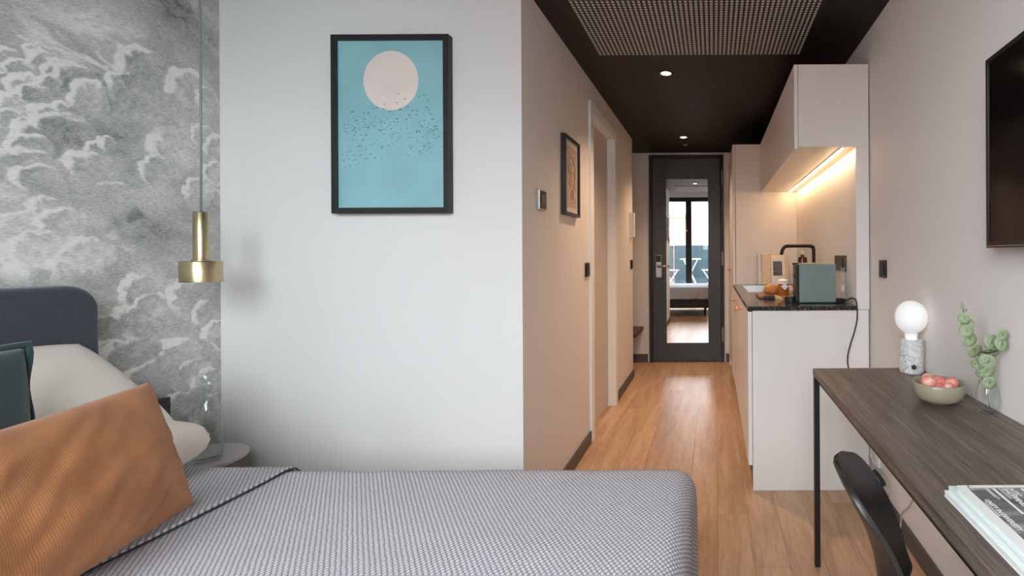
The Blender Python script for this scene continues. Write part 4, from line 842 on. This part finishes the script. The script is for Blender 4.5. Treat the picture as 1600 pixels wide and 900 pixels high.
# ------------------------------------------------------------------ chair (faces the desk)
chx, chy = 0.397, 0.818
cr = thing('dining_chair', 'black moulded shell chair pulled up to the desk', 'chair', (chx, chy, 0), R(-17))
prof = [(0.29, 0.432, 0.12), (0.26, 0.446, 0.17), (0.16, 0.442, 0.20), (0.04, 0.436, 0.20), (-0.03, 0.444, 0.19), (-0.07, 0.468, 0.175), (-0.092, 0.505, 0.145), (-0.104, 0.55, 0.118), (-0.113, 0.60, 0.098), (-0.121, 0.65, 0.090), (-0.136, 0.70, 0.096), (-0.153, 0.735, 0.099), (-0.168, 0.765, 0.094), (-0.179, 0.785, 0.078), (-0.186, 0.796, 0.052), (-0.189, 0.800, 0.018)]
PP = smooth_path([Vector((q[0], q[1], q[2] * 1.0)) for q in prof], 4)
sh = MB(); nu = 22
def shellpt(a, b):
    i = min(int(a * (len(PP) - 1) + 0.5), len(PP) - 1); q = PP[i]; t = b * 2 - 1
    hgt = min(1, max(0, (q.y - 0.45) / 0.12))
    top = min(1, max(0, (q.y - 0.64) / 0.14))
    cup = 0.5 * hgt * (1 - 0.5 * top) * q.z * t * t
    up = (1 - hgt) * 0.03 * t * t
    return (q.x + cup, t * q.z, q.y + up)
sh.grid(shellpt, len(PP) - 1, nu)
o = sh.build('shell', mat('black_shell_plastic', lin((40, 37, 35)), 0.34), cr, 0, True, off=(0, 0, 0))
so = o.modifiers.new('s', 'SOLIDIFY'); so.thickness = 0.009; so.offset = 0
bv = o.modifiers.new('b', 'BEVEL'); bv.width = 0.003; bv.segments = 2; bv.limit_method = 'ANGLE'; bv.angle_limit = R(50)
for sx_, sy_ in [(1, 1), (1, -1), (-1, 1), (-1, -1)]:
    MB().tube([(0.10 * sx_ - 0.02, 0.10 * sy_, 0.428), (0.15 * sx_ - 0.02, 0.15 * sy_, 0.40), (0.21 * sx_ - 0.02, 0.20 * sy_, 0.0)], [0.010, 0.011, 0.009], 12).build('leg', M['black'], cr, 0, True, off=(0, 0, 0))
MB().box(-0.13, 0.09, -0.11, 0.11, 0.418, 0.430).build('seat_bracket', M['black'], cr, 0.004, off=(0, 0, 0))

# ------------------------------------------------------------------ socket and grey cable under the desk
sc_ = thing('wall_socket', 'white socket low on the wall under the desk', 'socket', (XR, 2.33, 0.19))
box('plate', M['plug'], XR - 0.012, XR, 2.27, 2.395, 0.165, 0.235, sc_, 0.003)
box('socket_insert', mat('socket_grey', lin((205, 203, 200)), 0.5), XR - 0.014, XR - 0.012, 2.30, 2.36, 0.175, 0.225, sc_)
ad_ = thing('power_adapter', 'black plug strap hanging on the wall under the desk', 'plug', (XR - 0.02, 2.25, 0.12))
MB().tube(smooth_path([(XR - 0.016, 2.30, 0.125), (XR - 0.03, 2.27, 0.155), (XR - 0.016, 2.20, 0.135), (XR - 0.016, 2.22, 0.115), (XR - 0.03, 2.28, 0.09), (XR - 0.018, 2.17, 0.08)], 5), 0.009, 8).build('strap', M['blackpl'], ad_, 0, True)
def cablept(zx, zy, X):
    a, b = 1320 + zx / 4.094, 680 + zy / 4.094; Y = F * X / (a - CX); q = px(a, b, Y); q.z = max(q.z, 0.006); return q
cpts = [cablept(*q) for q in [(148,135,.762),(165,195,.758),(215,228,.752),(268,310,.748),(278,360,.746),(250,440,.742),(224,530,.732),(240,615,.722),(300,655,.724),(338,630,.738),(350,560,.748),(356,502,.752),(392,468,.752),(420,425,.752)]]
cpts.append(cpts[-1] + Vector((0.0, -0.06, 0.12))); cpts.append(Vector((XR - 0.03, 1.72, 0.66)))
tag(MB().tube(smooth_path(cpts, 6), 0.0032, 8).build('cable', mat('grey_cable', lin((176, 170, 164)), 0.5), None, 0, True), 'grey cable hanging in a loop below the desk', 'cable')

# ------------------------------------------------------------------ balcony and the view (seen in the mirror)
BF = 0.28
struct(box('floor_balcony', mat('balcony_deck', lin((96, 98, 100)), 0.8), -3.2, 2.2, -2.45, WY - 0.12, BF - 0.12, BF))
rl_ = thing('balcony_railing', 'dark teal balcony railing panels seen in the mirror', 'railing', (-0.5, -2.4, BF))
m_rail = mat('teal_rail_panel', lin((46, 60, 66)), 0.35)
for k in range(5):
    box('rail_panel', m_rail, -3.15 + k * 1.06, -3.15 + k * 1.06 + 1.03, -2.40, -2.385, BF + 0.04, 1.40, rl_)
    box('post', M['black'], -3.17 + k * 1.06, -3.13 + k * 1.06, -2.42, -2.40, BF, 1.42, rl_)
box('handrail', M['steel'], -3.2, 2.2, -2.42, -2.37, 1.40, 1.43, rl_, 0.004)
M['whitem'] = mat('white_lacquered_metal', lin((236, 238, 238)), 0.4)
tb = thing('balcony_table', 'white folding balcony table reflected in the mirror', 'table', (-0.57, -1.55, BF))
MB().box(-0.82, -0.32, -1.8, -1.30, 1.045, 1.065).build('table_top', M['whitem'], tb, 0.004)
for y_ in (-1.75, -1.35):
    MB().tube([(-0.78, y_, BF), (-0.40, y_, 1.045)], 0.007, 8).build('leg', M['whitem'], tb); MB().tube([(-0.36, y_ + 0.02, BF), (-0.74, y_ + 0.02, 1.045)], 0.007, 8).build('leg', M['whitem'], tb)
for (cx_, sd, lb) in [(-1.06, -1, 'white folding balcony chair left of the table in the mirror'), (-0.10, 1, 'white folding balcony chair right of the table in the mirror')]:
    t = thing('balcony_chair', lb, 'chair', (cx_, -1.5, BF), group='folding balcony chairs')
    for k in range(4):
        box('seat_slat', M['whitem'], cx_ - 0.19 + k * 0.098, cx_ - 0.105 + k * 0.098, -1.72, -1.34, 0.775, 0.79, t)
    for y_ in (-1.71, -1.35):
        MB().tube([(cx_ - sd * 0.16, y_, BF), (cx_ + sd * 0.17, y_, 0.78), (cx_ + sd * 0.24, y_, 1.2)], 0.007, 8).build('leg', M['whitem'], t)
        MB().tube([(cx_ + sd * 0.16, y_ + 0.02, BF), (cx_ - sd * 0.16, y_ + 0.02, 0.775)], 0.007, 8).build('leg', M['whitem'], t)
    for z_ in (1.05, 1.15): MB().tube([(cx_ + sd * (0.17 + (z_ - 0.78) * 0.167), -1.71, z_), (cx_ + sd * (0.17 + (z_ - 0.78) * 0.167), -1.35, z_)], 0.018, 8).build('back_slat', M['whitem'], t)
struct(box('ground', mat('street_asphalt', lin((120, 120, 120)), 0.9), -60, 60, -80, -2.6, -3.2, -3.0))  # added out of view to block sky light from below the horizon
bl = thing('apartment_building', 'red brick and white apartment block across the street in the mirror', 'building', (-2.5, -15, -3.0))
m_brick = mat('red_brick', lin((176, 104, 86)), 0.9, var=0.12, vscale=6, stretch=(1, 1, 4)); m_wh = mat('white_render', lin((226, 226, 224)), 0.9)
box('wall', m_brick, -8, -0.95, -18, -14, -3, 3.1, bl); box('wall', m_wh, -8, -0.95, -18, -14.3, 3.1, 5.4, bl); box('wall', m_wh, -0.95, 4, -18, -14.1, -3, 5.0, bl)
box('ledge', mat('grey_ledge', lin((120, 124, 128)), 0.7), -8, -0.95, -14.3, -13.9, 3.05, 3.2, bl)
m_win = mat('dark_window', lin((120, 130, 136)), 0.2)
for (a, b, c, d_) in [(-2.4, -1.2, 4.0, 4.8), (-4.4, -3.2, 4.0, 4.8), (-6.4, -5.2, 4.0, 4.8)]: box('window', m_win, a, b, -14.32, -14.28, c, d_, bl)
for (a, b, c, d_) in [(0.2, 1.2, 0.6, 2.0), (2.2, 3.2, 0.6, 2.0), (0.2, 1.2, 3.0, 4.3), (2.2, 3.2, 3.0, 4.3)]: box('window', m_win, a, b, -14.12, -14.08, c, d_, bl)
